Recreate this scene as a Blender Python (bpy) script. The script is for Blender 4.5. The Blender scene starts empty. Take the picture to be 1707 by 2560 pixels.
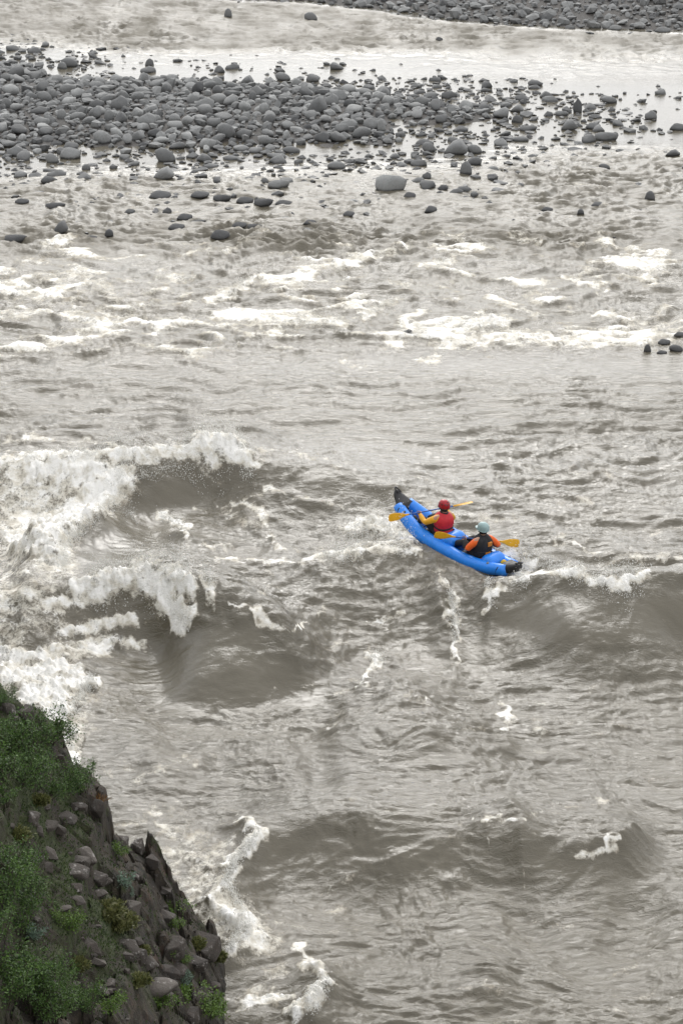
import bpy, bmesh, math, random
import numpy as np
from mathutils import Vector, Matrix

# ------------------------------------------------------------------ camera
scene = bpy.context.scene
CAM_H, PITCH, FPX = 20.5, math.radians(20.0), 6000.0      # metres, down-tilt, focal length in px of a 1707x2560 frame
KD = 1707.0 / 1568.0                                      # photo positions below are read off a 1568x2352 view
cam_data = bpy.data.cameras.new('camera')
cam_data.sensor_fit = 'VERTICAL'
cam_data.sensor_height = 36.0
cam_data.lens = 36.0 * FPX / 2560.0
cam_data.clip_start, cam_data.clip_end = 0.5, 3000.0
cam = bpy.data.objects.new('camera', cam_data)
cam.location = (0, 0, CAM_H)
cam.rotation_euler = (math.pi / 2 - PITCH, 0, 0)
scene.collection.objects.link(cam)
scene.camera = cam

# ------------------------------------------------------------------ sky, sun, exposure
SUN_EL, SUN_ROT = math.radians(37), math.radians(0)       # veiled sun beyond the river
world = bpy.data.worlds.new('World')
scene.world = world
world.use_nodes = True
wn = world.node_tree
wn.nodes.clear()
sky = wn.nodes.new('ShaderNodeTexSky')
sky.sky_type = 'NISHITA'
sky.sun_disc = False
sky.sun_elevation, sky.sun_rotation = SUN_EL, SUN_ROT
sky.air_density, sky.dust_density, sky.ozone_density = 1.0, 2.0, 1.0
hsv = wn.nodes.new('ShaderNodeHueSaturation')
hsv.inputs['Saturation'].default_value = 0.05             # overcast: the blue is veiled
bg = wn.nodes.new('ShaderNodeBackground')
bg.inputs['Strength'].default_value = 0.12
wo = wn.nodes.new('ShaderNodeOutputWorld')
wn.links.new(sky.outputs[0], hsv.inputs['Color'])
veil = wn.nodes.new('ShaderNodeMix')                      # even cloud cover over the sky
veil.data_type = 'RGBA'
veil.inputs[0].default_value = 0.5
cloud = wn.nodes.new('ShaderNodeValToRGB')                # overcast: the zenith brighter than the horizon
cloud.color_ramp.elements[0].position, cloud.color_ramp.elements[0].color = 0.0, (.62, .63, .64, 1)
cloud.color_ramp.elements[1].position, cloud.color_ramp.elements[1].color = 1.0, (.99, 1.0, 1.025, 1)
gain = wn.nodes.new('ShaderNodeVectorMath'); gain.operation = 'SCALE'; gain.inputs['Scale'].default_value = 13.0
tc = wn.nodes.new('ShaderNodeTexCoord'); sp = wn.nodes.new('ShaderNodeSeparateXYZ')
wn.links.new(tc.outputs['Generated'], sp.inputs[0])
wn.links.new(sp.outputs[2], cloud.inputs[0])
wn.links.new(cloud.outputs[0], gain.inputs[0])
wn.links.new(gain.outputs[0], veil.inputs[7])
wn.links.new(hsv.outputs[0], veil.inputs[6])
wn.links.new(veil.outputs[2], bg.inputs['Color'])
wn.links.new(bg.outputs[0], wo.inputs['Surface'])
sun_data = bpy.data.lights.new('sun', 'SUN')
sun_data.energy, sun_data.angle, sun_data.color = 1.0, math.radians(30), (1.0, 0.97, 0.92)
sun = bpy.data.objects.new('sun', sun_data)
_d = Vector((math.sin(-SUN_ROT) * -math.cos(SUN_EL), math.cos(SUN_ROT) * math.cos(SUN_EL), math.sin(SUN_EL)))
sun.rotation_euler = _d.to_track_quat('Z', 'Y').to_euler()
scene.collection.objects.link(sun)
vs = scene.view_settings
vs.view_transform, vs.look, vs.gamma, vs.use_curve_mapping = 'Standard', 'None', 1.0, False
vs.exposure = 0.5

# ------------------------------------------------------------------ helpers
C = scene.collection
rng = np.random.default_rng(7)
random.seed(7)
SP, CP = math.sin(PITCH), math.cos(PITCH)

def ray(u, v):
    """direction (x, y, z) through a position of the 1568x2352 view, arrays welcome"""
    dx = (np.asarray(u, float) * KD - 853.5) / FPX
    dy = (1280.0 - np.asarray(v, float) * KD) / FPX
    return dx, CP + dy * SP, -SP + dy * CP

def on_z(u, v, z=0.0):
    dx, dy, dz = ray(u, v)
    t = (z - CAM_H) / dz
    return dx * t, dy * t

def on_y(u, v, y):
    dx, dy, dz = ray(u, v)
    t = y / dy
    return Vector((float(dx * t), float(y), float(CAM_H + dz * t)))

def project(x, y, z):
    zz = z - CAM_H
    depth = y * CP - zz * SP
    up = y * SP + zz * CP
    return (x / depth * FPX + 853.5) / KD, (1280.0 - up / depth * FPX) / KD

def px_per_m(x, y, z):
    """pixels of the 1568x2352 view per metre"""
    return FPX / KD / (y * CP - (z - CAM_H) * SP)

_perm = np.random.default_rng(3).permutation(512).astype(np.int64)
_ang = np.random.default_rng(4).random(512) * 2 * np.pi
_gx, _gy = np.cos(_ang), np.sin(_ang)

def perlin(x, y, seed=0):
    xi, yi = np.floor(x).astype(np.int64), np.floor(y).astype(np.int64)
    xf, yf = x - xi, y - yi
    def g(ix, iy, fx, fy):
        h = _perm[(_perm[(ix + seed * 37) & 511] + iy + seed * 101) & 511]
        return _gx[h] * fx + _gy[h] * fy
    sx, sy = xf * xf * xf * (xf * (xf * 6 - 15) + 10), yf * yf * yf * (yf * (yf * 6 - 15) + 10)
    a, b = g(xi, yi, xf, yf), g(xi + 1, yi, xf - 1, yf)
    c, d = g(xi, yi + 1, xf, yf - 1), g(xi + 1, yi + 1, xf - 1, yf - 1)
    return ((a + (b - a) * sx) * (1 - sy) + (c + (d - c) * sx) * sy) * 1.4

def fbm(x, y, seed=0, octaves=4, gain=0.5):
    s, a, tot = 0, 1.0, 0
    for o in range(octaves):
        s = s + a * perlin(x * 2 ** o + o * 17.3, y * 2 ** o - o * 9.1, seed + o); tot += a; a *= gain
    return s / tot

def sstep(a, b, x):
    t = np.clip((x - a) / (b - a), 0, 1)
    return t * t * (3 - 2 * t)

def seg_dist(px, py, pts):
    """distance to a polyline, the position along it (in segments) and the side (+ is left of its direction)"""
    best = np.full(px.shape, 1e9); pos = np.zeros(px.shape); side = np.ones(px.shape)
    for i in range(len(pts) - 1):
        ax, ay, bx, by = pts[i][0], pts[i][1], pts[i + 1][0], pts[i + 1][1]
        ex, ey = bx - ax, by - ay
        L = ex * ex + ey * ey + 1e-9
        t = np.clip(((px - ax) * ex + (py - ay) * ey) / L, 0, 1)
        d = np.hypot(px - ax - t * ex, py - ay - t * ey)
        m = d < best
        best = np.where(m, d, best); pos = np.where(m, i + t, pos)
        side = np.where(m, np.sign(ex * (py - ay) - ey * (px - ax)), side)
    return best, pos, side

def poly_sd(px, py, poly):
    """signed distance to a closed polygon, + inside"""
    d, _, _ = seg_dist(px, py, list(poly) + [poly[0]])
    ins = np.zeros(px.shape, bool)
    n = len(poly)
    for i in range(n):
        (ax, ay), (bx, by) = poly[i], poly[(i + 1) % n]
        c = ((ay > py) != (by > py)) & (px < (bx - ax) * (py - ay) / (by - ay + 1e-12) + ax)
        ins ^= c
    return np.where(ins, d, -d)

def mesh_np(name, verts, faces, smooth=True, attrs=None):
    """faces: (n,3) or (n,4) array"""
    me = bpy.data.meshes.new(name)
    verts = np.asarray(verts, np.float32); faces = np.asarray(faces, np.int32)
    k = faces.shape[1]
    me.vertices.add(len(verts)); me.vertices.foreach_set('co', verts.ravel())
    me.loops.add(faces.size); me.loops.foreach_set('vertex_index', faces.ravel())
    me.polygons.add(len(faces))
    me.polygons.foreach_set('loop_start', np.arange(0, faces.size, k, dtype=np.int32))
    me.polygons.foreach_set('loop_total', np.full(len(faces), k, np.int32))
    me.polygons.foreach_set('use_smooth', np.full(len(faces), smooth))
    for nm, arr in (attrs or {}).items():
        at = me.attributes.new(nm, 'FLOAT', 'POINT'); at.data.foreach_set('value', np.asarray(arr, np.float32))
    me.update(calc_edges=True)
    return me

def grid_faces(nr, nc):
    i = np.arange(nr * nc).reshape(nr, nc)
    return np.stack([i[:-1, :-1], i[:-1, 1:], i[1:, 1:], i[1:, :-1]], -1).reshape(-1, 4)

def link(name, me, m=None, parent=None, loc=None):
    o = bpy.data.objects.new(name, me)
    C.objects.link(o)
    if m is not None and me is not None and len(me.materials) == 0: me.materials.append(m)
    if parent is not None: o.parent = parent
    if loc is not None: o.location = loc
    return o

def tag(o, label=None, cat=None, group=None, kind=None):
    for k, v in (('label', label), ('category', cat), ('group', group), ('kind', kind)):
        if v: o[k] = v
    return o

class NT:
    """short-hand for building a procedural material"""
    def __init__(self, name):
        self.m = bpy.data.materials.new(name); self.m.use_nodes = True
        self.t = self.m.node_tree; self.t.nodes.clear()
        self.out = self.t.nodes.new('ShaderNodeOutputMaterial')
        self.b = self.t.nodes.new('ShaderNodeBsdfPrincipled')
        self.t.links.new(self.b.outputs[0], self.out.inputs['Surface'])
        self.tc = self.t.nodes.new('ShaderNodeTexCoord')
    def put(self, sock, val):
        if isinstance(val, bpy.types.NodeSocket): self.t.links.new(val, sock)
        elif isinstance(val, tuple) and len(val) == 3 and sock.type == 'RGBA': sock.default_value = (*val, 1)
        else: sock.default_value = val
    def node(self, typ, ins=None, **props):
        n = self.t.nodes.new(typ)
        for k, v in props.items(): setattr(n, k, v)
        for k, v in (ins or {}).items(): self.put(n.inputs[k], v)
        return n
    def coords(self, scale=(1, 1, 1), which='Object', warp=None):
        mp = self.node('ShaderNodeMapping', {'Scale': scale})
        self.t.links.new(self.tc.outputs[which], mp.inputs['Vector'])
        return mp.outputs[0]
    def noise(self, scale, detail=4, rough=0.55, vec=None, dist=0.0, which='Object'):
        n = self.node('ShaderNodeTexNoise', {'Scale': scale, 'Detail': detail, 'Roughness': rough, 'Distortion': dist})
        self.t.links.new(vec if vec is not None else self.tc.outputs[which], n.inputs['Vector'])
        return n.outputs[0]
    def ramp(self, fac, stops):
        r = self.node('ShaderNodeValToRGB')
        el = r.color_ramp.elements
        while len(el) < len(stops): el.new(0.5)
        for e, (p, c) in zip(el, stops):
            e.position = p; e.color = (*c, 1) if isinstance(c, tuple) else (c, c, c, 1)
        self.t.links.new(fac, r.inputs[0])
        return r.outputs[0]
    def mix(self, fac, a, b, blend='MIX'):
        n = self.node('ShaderNodeMix', data_type='RGBA', blend_type=blend)
        self.put(n.inputs[0], fac); self.put(n.inputs[6], a); self.put(n.inputs[7], b)
        return n.outputs[2]
    def math(self, op, a, b=0.0, c=0.0, clamp=False):
        n = self.node('ShaderNodeMath', operation=op, use_clamp=clamp)
        self.put(n.inputs[0], a); self.put(n.inputs[1], b); self.put(n.inputs[2], c)
        return n.outputs[0]
    def attr(self, name):
        return self.node('ShaderNodeAttribute', attribute_name=name).outputs['Fac']
    def range(self, v, a, b, c, d, interp='LINEAR'):
        n = self.node('ShaderNodeMapRange', interpolation_type=interp)
        for i, x in enumerate((v, a, b, c, d)): self.put(n.inputs[i], x)
        return n.outputs[0]
    def bump(self, h, strength, dist, normal=None):
        n = self.node('ShaderNodeBump', {'Strength': strength, 'Distance': dist, 'Height': h})
        if normal is not None: self.t.links.new(normal, n.inputs['Normal'])
        return n.outputs[0]
    def done(self, **ins):
        for k, v in ins.items(): self.put(self.b.inputs[k.replace('_', ' ')], v)
        return self.m

# ------------------------------------------------------------------ river: big waves, chop, foam
# crests: photo positions with height in m; near width, far width, trough depth in front
RIDGES = [
    # upper-left breaker and its line to the right
    ([(-160, 1075, .45), (0, 1062, .5), (200, 1048, .55), (330, 1042, .62), (470, 1012, .85), (540, 1020, .8), (620, 1065, .5), (760, 1085, .35), (900, 1110, .25), (1020, 1130, 0)], 1.1, 2.2, .55),
    # breaking shoulder running down from it along the left
    ([(390, 1060, 0), (320, 1095, .28), (250, 1130, .42), (170, 1190, .45), (110, 1235, .4), (70, 1290, .35), (20, 1310, .0)], .9, 1.3, .0),
    # second breaker: long dark face under it
    ([(-160, 1380, .4), (0, 1365, .5), (150, 1345, .6), (280, 1312, .8), (380, 1302, .95), (450, 1326, 1.0), (520, 1358, .98), (590, 1385, .88), (650, 1420, .68), (720, 1432, .4), (800, 1430, 0)], 1.15, 1.9, .75),
    # lower left fan
    ([(-100, 1530, .3), (60, 1500, .35), (190, 1485, .4), (290, 1468, .28), (370, 1475, .0)], .7, 1.0, .0),
    # wave under the kayak and on to the right
    ([(560, 1300, 0), (690, 1292, .25), (790, 1278, .4), (900, 1262, .5), (1010, 1266, .50), (1110, 1275, .52), (1190, 1296, .60), (1270, 1306, .80), (1380, 1330, .95), (1480, 1322, .95), (1600, 1314, .9), (1800, 1310, .8)], 1.9, 1.7, .85),
    # back wave line on the right
    ([(1180, 1235, 0), (1300, 1250, .2), (1450, 1275, .28), (1600, 1280, .25), (1800, 1285, .2)], .6, 1.0, .1),
    # lower wave
    ([(540, 1925, 0), (620, 1895, .25), (720, 1868, .42), (850, 1855, .5), (980, 1862, .45), (1090, 1885, .35), (1160, 1878, .5), (1240, 1905, .35), (1340, 1930, .35), (1430, 1925, .35), (1500, 1945, 0)], 1.0, 1.6, .38),
    # left mid hump
    ([(330, 1010, 0), (430, 985, .2), (600, 1000, .12), (700, 1010, 0)], .7, 1.2, .1),
    ([(-100, 1010, .3), (60, 1002, .3), (200, 1015, .2), (330, 1022, 0)], .5, 1.0, .15),
    # small ones lower down
    ([(300, 1800, 0), (380, 1755, .16), (450, 1735, .2), (500, 1735, 0)], .5, .9, .05),
    ([(880, 1700, 0), (960, 1690, .14), (1040, 1715, 0)], .5, .8, .05),
    ([(1030, 2250, 0), (1120, 2235, .2), (1200, 2265, 0)], .5, .9, .1),
    ([(820, 2110, 0), (930, 2085, .13), (1080, 2100, .1), (1200, 2080, 0)], .6, 1.0, .05),
    ([(1100, 2030, 0), (1300, 2090, .12), (1450, 2060, .12), (1650, 2080, 0)], .6, 1.0, .06),
]
LATERAL = [  # crests that run towards the viewer
    ([(1000, 1310, .15), (1030, 1370, .32), (1036, 1430, .34), (1045, 1480, .3), (1035, 1530, .15), (1020, 1570, 0)], .45),
    ([(1160, 1345, .2), (1125, 1365, .3), (1110, 1420, .2), (1105, 1470, 0)], .4),
    ([(905, 1490, .1), (860, 1510, .3), (842, 1542, .16), (830, 1575, 0)], .45),
    ([(560, 1145, .1), (605, 1180, .26), (622, 1225, .22), (645, 1270, 0)], .4),
    ([(365, 1180, .1), (400, 1195, .28), (435, 1215, .3), (430, 1250, 0)], .4),
    ([(560, 1890, .2), (590, 1925, .3), (535, 1985, .3), (520, 2030, .28), (475, 2065, .25), (530, 2100, .28), (570, 2125, .32), (525, 2190, .2)], .4),
    ([(690, 2180, .1), (735, 2225, .28), (755, 2270, .3), (700, 2310, .35), (640, 2340, .25)], .5),
    ([(1160, 1885, .2), (1190, 1920, .2), (1200, 1970, .15), (1200, 2040, 0)], .35),
    ([(1110, 1900, .1), (1118, 1940, .12), (1125, 1975, 0)], .3),
    ([(1135, 1610, .1), (1175, 1650, .26), (1160, 1685, .0)], .35),
    ([(1330, 1955, .1), (1400, 1960, .2), (1435, 1925, .25), (1450, 1900, 0)], .35),
    ([(20, 1255, .2), (90, 1265, .5), (135, 1295, .45), (120, 1325, .1)], .5),
    ([(640, 1440, .1), (660, 1480, .2), (690, 1530, .1), (710, 1600, 0)], .5),
    ([(1500, 1900, 0), (1420, 1960, .1), (1390, 2010, 0)], .4),
]
# foam strokes: strength, then (u, v, radius) along the stroke
FOAM = [
    (.95, [(-60, 1075, 14), (65, 1060, 14), (200, 1052, 14), (300, 1044, 16), (425, 1042, 15), (465, 1022, 24), (525, 1028, 24), (565, 1055, 20), (588, 1075, 10)]),
    (.95, [(470, 1040, 24), (490, 1070, 18)]), (.95, [(545, 1045, 20), (575, 1075, 12)]),
    (.7, [(320, 1060, 10), (400, 1062, 8), (450, 1060, 12)]),
    (1.0, [(70, 1095, 28), (130, 1090, 32), (200, 1088, 36), (295, 1110, 26)]),
    (1.0, [(270, 1120, 30), (200, 1165, 34), (140, 1200, 36), (100, 1240, 32), (80, 1265, 26)]),
    (.85, [(0, 1230, 18), (40, 1250, 24), (120, 1285, 22), (140, 1310, 12)]),
    (.55, [(0, 1110, 22), (60, 1140, 28), (40, 1190, 26), (0, 1180, 20)]),
    (.8, [(60, 1310, 8), (0, 1330, 10)]),
    (.9, [(370, 1183, 8), (400, 1197, 12), (432, 1212, 12), (424, 1235, 6)]),
    (.7, [(505, 1172, 6), (560, 1157, 8), (605, 1185, 12), (620, 1225, 9), (642, 1262, 5)]),
    (.45, [(520, 1180, 14), (580, 1210, 16)]),
    (.55, [(590, 1042, 7), (670, 1037, 8), (780, 1072, 5)]),
    (.65, [(620, 1125, 8), (665, 1147, 4), (720, 1155, 5), (780, 1168, 6)]),
    (.6, [(440, 1170, 4), (470, 1178, 4)]), (.6, [(465, 1255, 6), (540, 1268, 5)]),
    (.8, [(500, 1292, 5), (600, 1294, 5), (680, 1294, 7), (740, 1280, 12), (790, 1280, 11), (830, 1264, 15), (890, 1264, 14), (960, 1265, 12)]),
    (.85, [(800, 1215, 12), (850, 1205, 18), (900, 1220, 22), (940, 1245, 16)]),
    (.65, [(-50, 1368, 14), (80, 1360, 14), (165, 1350, 16)]),
    (1.0, [(165, 1350, 15), (250, 1335, 20), (340, 1322, 27), (400, 1338, 28), (435, 1355, 18)]),
    (1.0, [(335, 1340, 26), (375, 1380, 30), (415, 1405, 24), (412, 1445, 13)]),
    (.95, [(260, 1365, 20), (190, 1378, 14), (110, 1385, 10)]),
    (.75, [(465, 1325, 9), (490, 1350, 12), (492, 1400, 8)]),
    (.8, [(525, 1382, 4), (580, 1393, 4), (597, 1430, 6), (650, 1447, 8), (675, 1445, 6), (700, 1434, 4)]),
    (.5, [(600, 1366, 5), (635, 1352, 5)]), (.5, [(560, 1330, 4), (630, 1320, 4)]),
    (.6, [(-30, 1435, 14), (60, 1410, 12), (150, 1405, 10)]), (.5, [(-20, 1390, 14), (70, 1390, 10)]),
    (.85, [(140, 1455, 13), (230, 1440, 16), (310, 1418, 16)]),
    (.85, [(340, 1478, 10), (260, 1477, 16), (190, 1492, 18), (100, 1510, 18), (-20, 1525, 18)]),
    (.95, [(218, 1562, 10), (150, 1545, 24), (60, 1560, 28), (-20, 1560, 20)]),
    (1.0, [(190, 1575, 20), (130, 1595, 34), (60, 1610, 30)]),
    (1.0, [(150, 1620, 34), (110, 1650, 34), (150, 1690, 26), (155, 1730, 18), (165, 1762, 12)]),
    (.5, [(200, 1640, 16), (175, 1690, 16)]),
    (.55, [(305, 1805, 10), (360, 1765, 14), (440, 1748, 12)]), (.45, [(240, 1770, 10), (300, 1760, 10)]),
    (.5, [(285, 1895, 10), (355, 1868, 9), (420, 1850, 6)]),
    (.6, [(340, 1965, 10), (395, 1955, 12)]), (.55, [(370, 1900, 14), (420, 1940, 14), (400, 2000, 16)]),
    (.55, [(430, 1960, 18), (470, 2000, 20), (420, 2040, 16)]),
    (.6, [(400, 2050, 14), (440, 2080, 16), (490, 2120, 16)]),
    (.95, [(565, 1893, 11), (590, 1930, 13), (540, 1975, 13), (537, 2000, 12), (522, 2030, 14), (474, 2063, 16), (500, 2095, 14), (560, 2118, 18), (570, 2140, 14), (525, 2185, 16)]),
    (.65, [(500, 1940, 14), (530, 1930, 14)]), (.6, [(470, 2040, 14), (440, 2100, 14), (500, 2150, 18)]),
    (.9, [(690, 2185, 9), (728, 2226, 14), (752, 2268, 16), (713, 2303, 20), (671, 2335, 20)]),
    (.8, [(640, 2285, 18), (590, 2300, 14), (551, 2320, 12)]), (.5, [(600, 2240, 14), (660, 2235, 16), (560, 2280, 12)]),
    (.85, [(1108, 1886, 5), (1150, 1877, 9), (1205, 1890, 6)]), (.55, [(1115, 1930, 3), (1125, 1962, 3)]),
    (.8, [(1330, 1965, 6), (1400, 1965, 9), (1390, 1937, 8), (1432, 1925, 6)]), (.5, [(1198, 1960, 3), (1201, 2040, 3)]),
    (.65, [(1110, 2255, 7), (1125, 2258, 5)]), (.4, [(1230, 2120, 8), (1310, 2125, 8)]),
    (1.0, [(1167, 1274, 14), (1232, 1294, 12), (1297, 1313, 12), (1362, 1333, 14), (1440, 1345, 16), (1485, 1320, 8)]),
    (.65, [(1277, 1246, 4), (1360, 1266, 4), (1450, 1280, 5), (1563, 1283, 8), (1660, 1283, 6)]),
    (.5, [(1000, 1180, 5), (1100, 1190, 12), (1180, 1195, 10), (1240, 1205, 6)]),
    (.7, [(1010, 1320, 6), (1033, 1370, 8), (1036, 1420, 7), (1047, 1475, 9), (1040, 1520, 5)]),
    (.85, [(1150, 1352, 9), (1128, 1363, 9), (1115, 1408, 6)]), (.9, [(1180, 1330, 12), (1205, 1335, 10)]),
    (.75, [(845, 1428, 4), (890, 1420, 4), (930, 1408, 5)]), (.6, [(750, 1396, 8), (740, 1410, 5)]), (.45, [(765, 1357, 7)]*2),
    (.9, [(835, 1502, 6), (880, 1520, 11), (845, 1542, 6), (828, 1585, 6), (810, 1597, 4)]),
    (.7, [(780, 1487, 6), (790, 1480, 5)]), (.65, [(630, 1583, 7)]*2), (.85, [(1140, 1617, 6), (1178, 1650, 8), (1160, 1675, 8)]),
    (.6, [(965, 1613, 4), (990, 1610, 3)]), (.55, [(1070, 1675, 4), (1100, 1675, 4)]), (.5, [(1195, 1545, 7)]*2), (.4, [(745, 1655, 5), (785, 1635, 5)]),
    (.5, [(700, 1580, 4), (720, 1570, 4)]), (.5, [(1200, 1880, 4), (1390, 1840, 5)]),
    (.7, [(30, 1012, 10), (90, 1005, 11)]), (.6, [(100, 1016, 5), (290, 1020, 5)]),
    # rapids
    (.8, [(480, 690, 9), (530, 675, 12), (575, 650, 14)]), (.75, [(600, 643, 9), (660, 640, 10), (720, 630, 12)]),
    (.8, [(960, 622, 8), (1000, 608, 10), (1035, 603, 12)]), (.75, [(830, 732, 10), (870, 712, 12), (905, 695, 11)]),
    (.8, [(640, 745, 13), (710, 738, 14), (790, 745, 12)]), (.85, [(920, 740, 12), (990, 765, 12)]), (.9, [(890, 790, 12), (920, 785, 10)]),
    (.9, [(1060, 765, 16), (1110, 745, 18), (1160, 745, 14)]), (.8, [(1000, 790, 12), (1100, 785, 14), (1200, 775, 16), (1290, 785, 14), (1390, 785, 10)]),
    (.75, [(1290, 640, 7), (1340, 655, 9), (1390, 672, 8)]), (.65, [(1380, 760, 10), (1460, 755, 10), (1568, 740, 10)]),
    (.6, [(100, 640, 16), (180, 635, 18), (240, 660, 18), (270, 700, 14)]), (.65, [(370, 645, 10), (440, 630, 10)]),
    (.65, [(0, 722, 8), (45, 728, 8)]), (.6, [(230, 722, 12), (330, 735, 12), (430, 740, 10)]), (.6, [(500, 740, 12), (540, 755, 12)]),
    (.7, [(595, 770, 12), (640, 765, 12)]), (.6, [(180, 770, 14), (210, 775, 8)]), (.7, [(960, 830, 8), (1000, 825, 9)]), (.6, [(780, 830, 8), (830, 845, 7)]),
    (.6, [(1160, 545, 6), (1240, 560, 8)]), (.55, [(520, 575, 6), (550, 570, 8)]), (.6, [(630, 580, 6), (660, 580, 6)]), (.6, [(860, 590, 6), (910, 588, 7)]),
    (.55, [(40, 600, 10), (110, 600, 12)]), (.5, [(0, 670, 14), (100, 690, 18), (200, 700, 18)]), (.5, [(1350, 600, 8), (1400, 605, 8)]),
    (.6, [(900, 655, 7), (950, 650, 8)]), (.6, [(1020, 690, 6), (1070, 680, 6)]), (.55, [(1280, 720, 8), (1320, 710, 8)]),
]

BAR_POLY_PX = [(-420, 120), (0, 138), (60, 152), (120, 180), (220, 188), (330, 182), (420, 183), (550, 192), (640, 190), (700, 198), (830, 208), (920, 226), (1000, 238), (1090, 252), (1130, 262),
               (1040, 280), (960, 276), (900, 268), (880, 290), (900, 318), (820, 320), (700, 322), (610, 326), (530, 330), (430, 332), (330, 330), (240, 328), (130, 326), (0, 340), (-420, 370)]
BAR_W = [tuple(float(c) for c in on_z(u, v, .12)) for u, v in BAR_POLY_PX]
BANK_POLY_PX = [(420, -30), (560, -8), (700, -4), (790, 6), (900, 18), (980, 33), (1080, 42), (1180, 50), (1300, 57), (1450, 62), (1568, 66), (2000, 80), (2000, -60), (1400, -60), (420, -45)]
BANK_W = [tuple(float(c) for c in on_z(u, v, .12)) for u, v in BANK_POLY_PX]

# where the kayak rides (its hull presses the water down)
YAW, PIT, ROLL = math.atan2(.691, -.722), math.radians(10.8), math.radians(-2)
BOW_Z, STERN_Z = .66, .52
KM3 = (Matrix.Rotation(YAW, 4, 'Z') @ Matrix.Rotation(-PIT, 4, 'Y') @ Matrix.Rotation(ROLL, 4, 'X'))
sx_, sy_ = on_z(1301 / KD, 1422 / KD, .5)
KM = Matrix.Translation(Vector((float(sx_), float(sy_), .5)) - (KM3 @ Vector((-2, 0, STERN_Z)))) @ KM3
KI = KM.inverted()

def tube_c(x):
    t = abs(x) / 2.0
    z = .165 + ((BOW_Z if x > 0 else STERN_Z) - .19) * t ** 2.3
    y = .335 * (1 - t ** 2.6) + .05 * t
    r = .168 - .055 * t ** 3
    return y, z, r

us = np.arange(-240, 1810, 2.7)
us = np.concatenate([[-9000, -4000, -2000, -1200, -800, -600, -450, -330], us, [1900, 2000, 2150, 2350, 2700, 3500, 5500, 10500]])
vs_ = np.concatenate([np.arange(-90, 560, 1.6), np.arange(560, 2500, 2.45)])
vs_ = np.concatenate([[-730, -690, -640, -560, -460, -360, -280, -210, -150, -110], vs_, [2560, 2700, 3000, 3500]])
UU, VV = np.meshgrid(us, vs_)
X0, Y0 = on_z(UU, VV, 0.0)
x, y = X0.ravel(), Y0.ravel()

def ridge_height(x, y):
    z = np.zeros(x.shape)
    wx = x + .25 * perlin(x * .5, y * .35, 11) + .05 * perlin(x * 1.5, y * 1.1, 12)
    wy = y + .32 * perlin(x * .45, y * .3, 13) + .09 * perlin(x * 1.3, y * 1.0, 14)
    for pts, wn_, wf_, tr in RIDGES:
        w = sorted((*on_z(u, v, h), h) for u, v, h in pts)
        gx = np.linspace(w[0][0] - 3, w[-1][0] + 3, 500)
        gyc = np.interp(gx, [p[0] for p in w], [p[1] for p in w])
        gh = np.interp(gx, [p[0] for p in w], [p[2] for p in w], left=0, right=0)
        kern = np.exp(-np.linspace(-2, 2, 41) ** 2); kern /= kern.sum()
        sm = lambda a: np.convolve(np.pad(a, 20, mode='edge'), kern, 'valid')
        gyc, gh = sm(sm(sm(sm(gyc)))), sm(gh) * 1.1
        gs = np.sqrt(1 + np.gradient(gyc, gx) ** 2)
        m = (wx > gx[0]) & (wx < gx[-1]) & (wy > gyc.min() - 8) & (wy < gyc.max() + 7)
        if not m.any(): continue
        h = np.interp(wx[m], gx, gh)
        sd = (wy[m] - np.interp(wx[m], gx, gyc)) / np.interp(wx[m], gx, gs)
        k = 1 + .3 * perlin(x[m] * .4, y[m] * .4, 15)
        wn2 = wn_ * 1.25 * k
        far = h * np.exp(-(sd / (wf_ * k)) ** 2)
        near = h * np.exp(-(np.abs(sd) / wn2) ** 1.8) - tr * .95 * np.minimum(1, h / .5) * np.exp(-((sd + 1.9 * wn2) / (1.3 * wn2)) ** 2) * sstep(0, -.8, sd)
        z[m] += np.where(sd > 0, far, near)
    for pts, w_ in LATERAL:
        w = [(*on_z(u, v, .15 + h * .5), h) for u, v, h in pts]
        m = (wx > min(p[0] for p in w) - 2) & (wx < max(p[0] for p in w) + 2) & (wy > min(p[1] for p in w) - 2) & (wy < max(p[1] for p in w) + 2)
        d, pos, side = seg_dist(wx[m], wy[m], w)
        h = np.interp(pos, range(len(w)), [p[2] for p in w])
        z[m] += h * (np.exp(-(d / (w_ * .55)) ** 1.6) * .65 + .35 * np.exp(-(d / (w_ * 1.5)) ** 2))
    return np.where(z < 0, .55 * np.tanh(z / .55), z)         # troughs that meet do not add up

def band(v, a, b, soft):
    return sstep(a - soft, a + soft, v) * (1 - sstep(b - soft, b + soft, v))

zb = ridge_height(x, y)
u, v = project(x, y, zb)
bar_sd = poly_sd(x, y, BAR_W)
bank_sd = poly_sd(x, y, BANK_W)
# regions, all measured on the water
calm_bar = np.maximum(sstep(-8.0, -3, bar_sd), sstep(-2.2, -.3, bank_sd)) * sstep(470, 400, v)
calm_pool = band(v, 186, 335, 18) * sstep(850, 960, u)
calm_strip = band(v, 120, 215, 12) * (1 - sstep(900, 1300, u) * .5) * .75
calm = np.clip(np.maximum.reduce([calm_bar * .95, calm_pool * .9, calm_strip]), 0, 1)
rapid = band(v + 22 * perlin(x * .12, y * .05, 21), 545, 822, 45) * (1 - .25 * sstep(1300, 1700, u))
riffle = band(v, 345, 575, 40)
slick = band(v + 12 * perlin(x * .2, y * .08, 22), 850, 1010, 30)
upper = sstep(190, 120, v)
lower = sstep(1640, 1760, v)
waves = band(v, 1010, 1700, 40)
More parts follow.
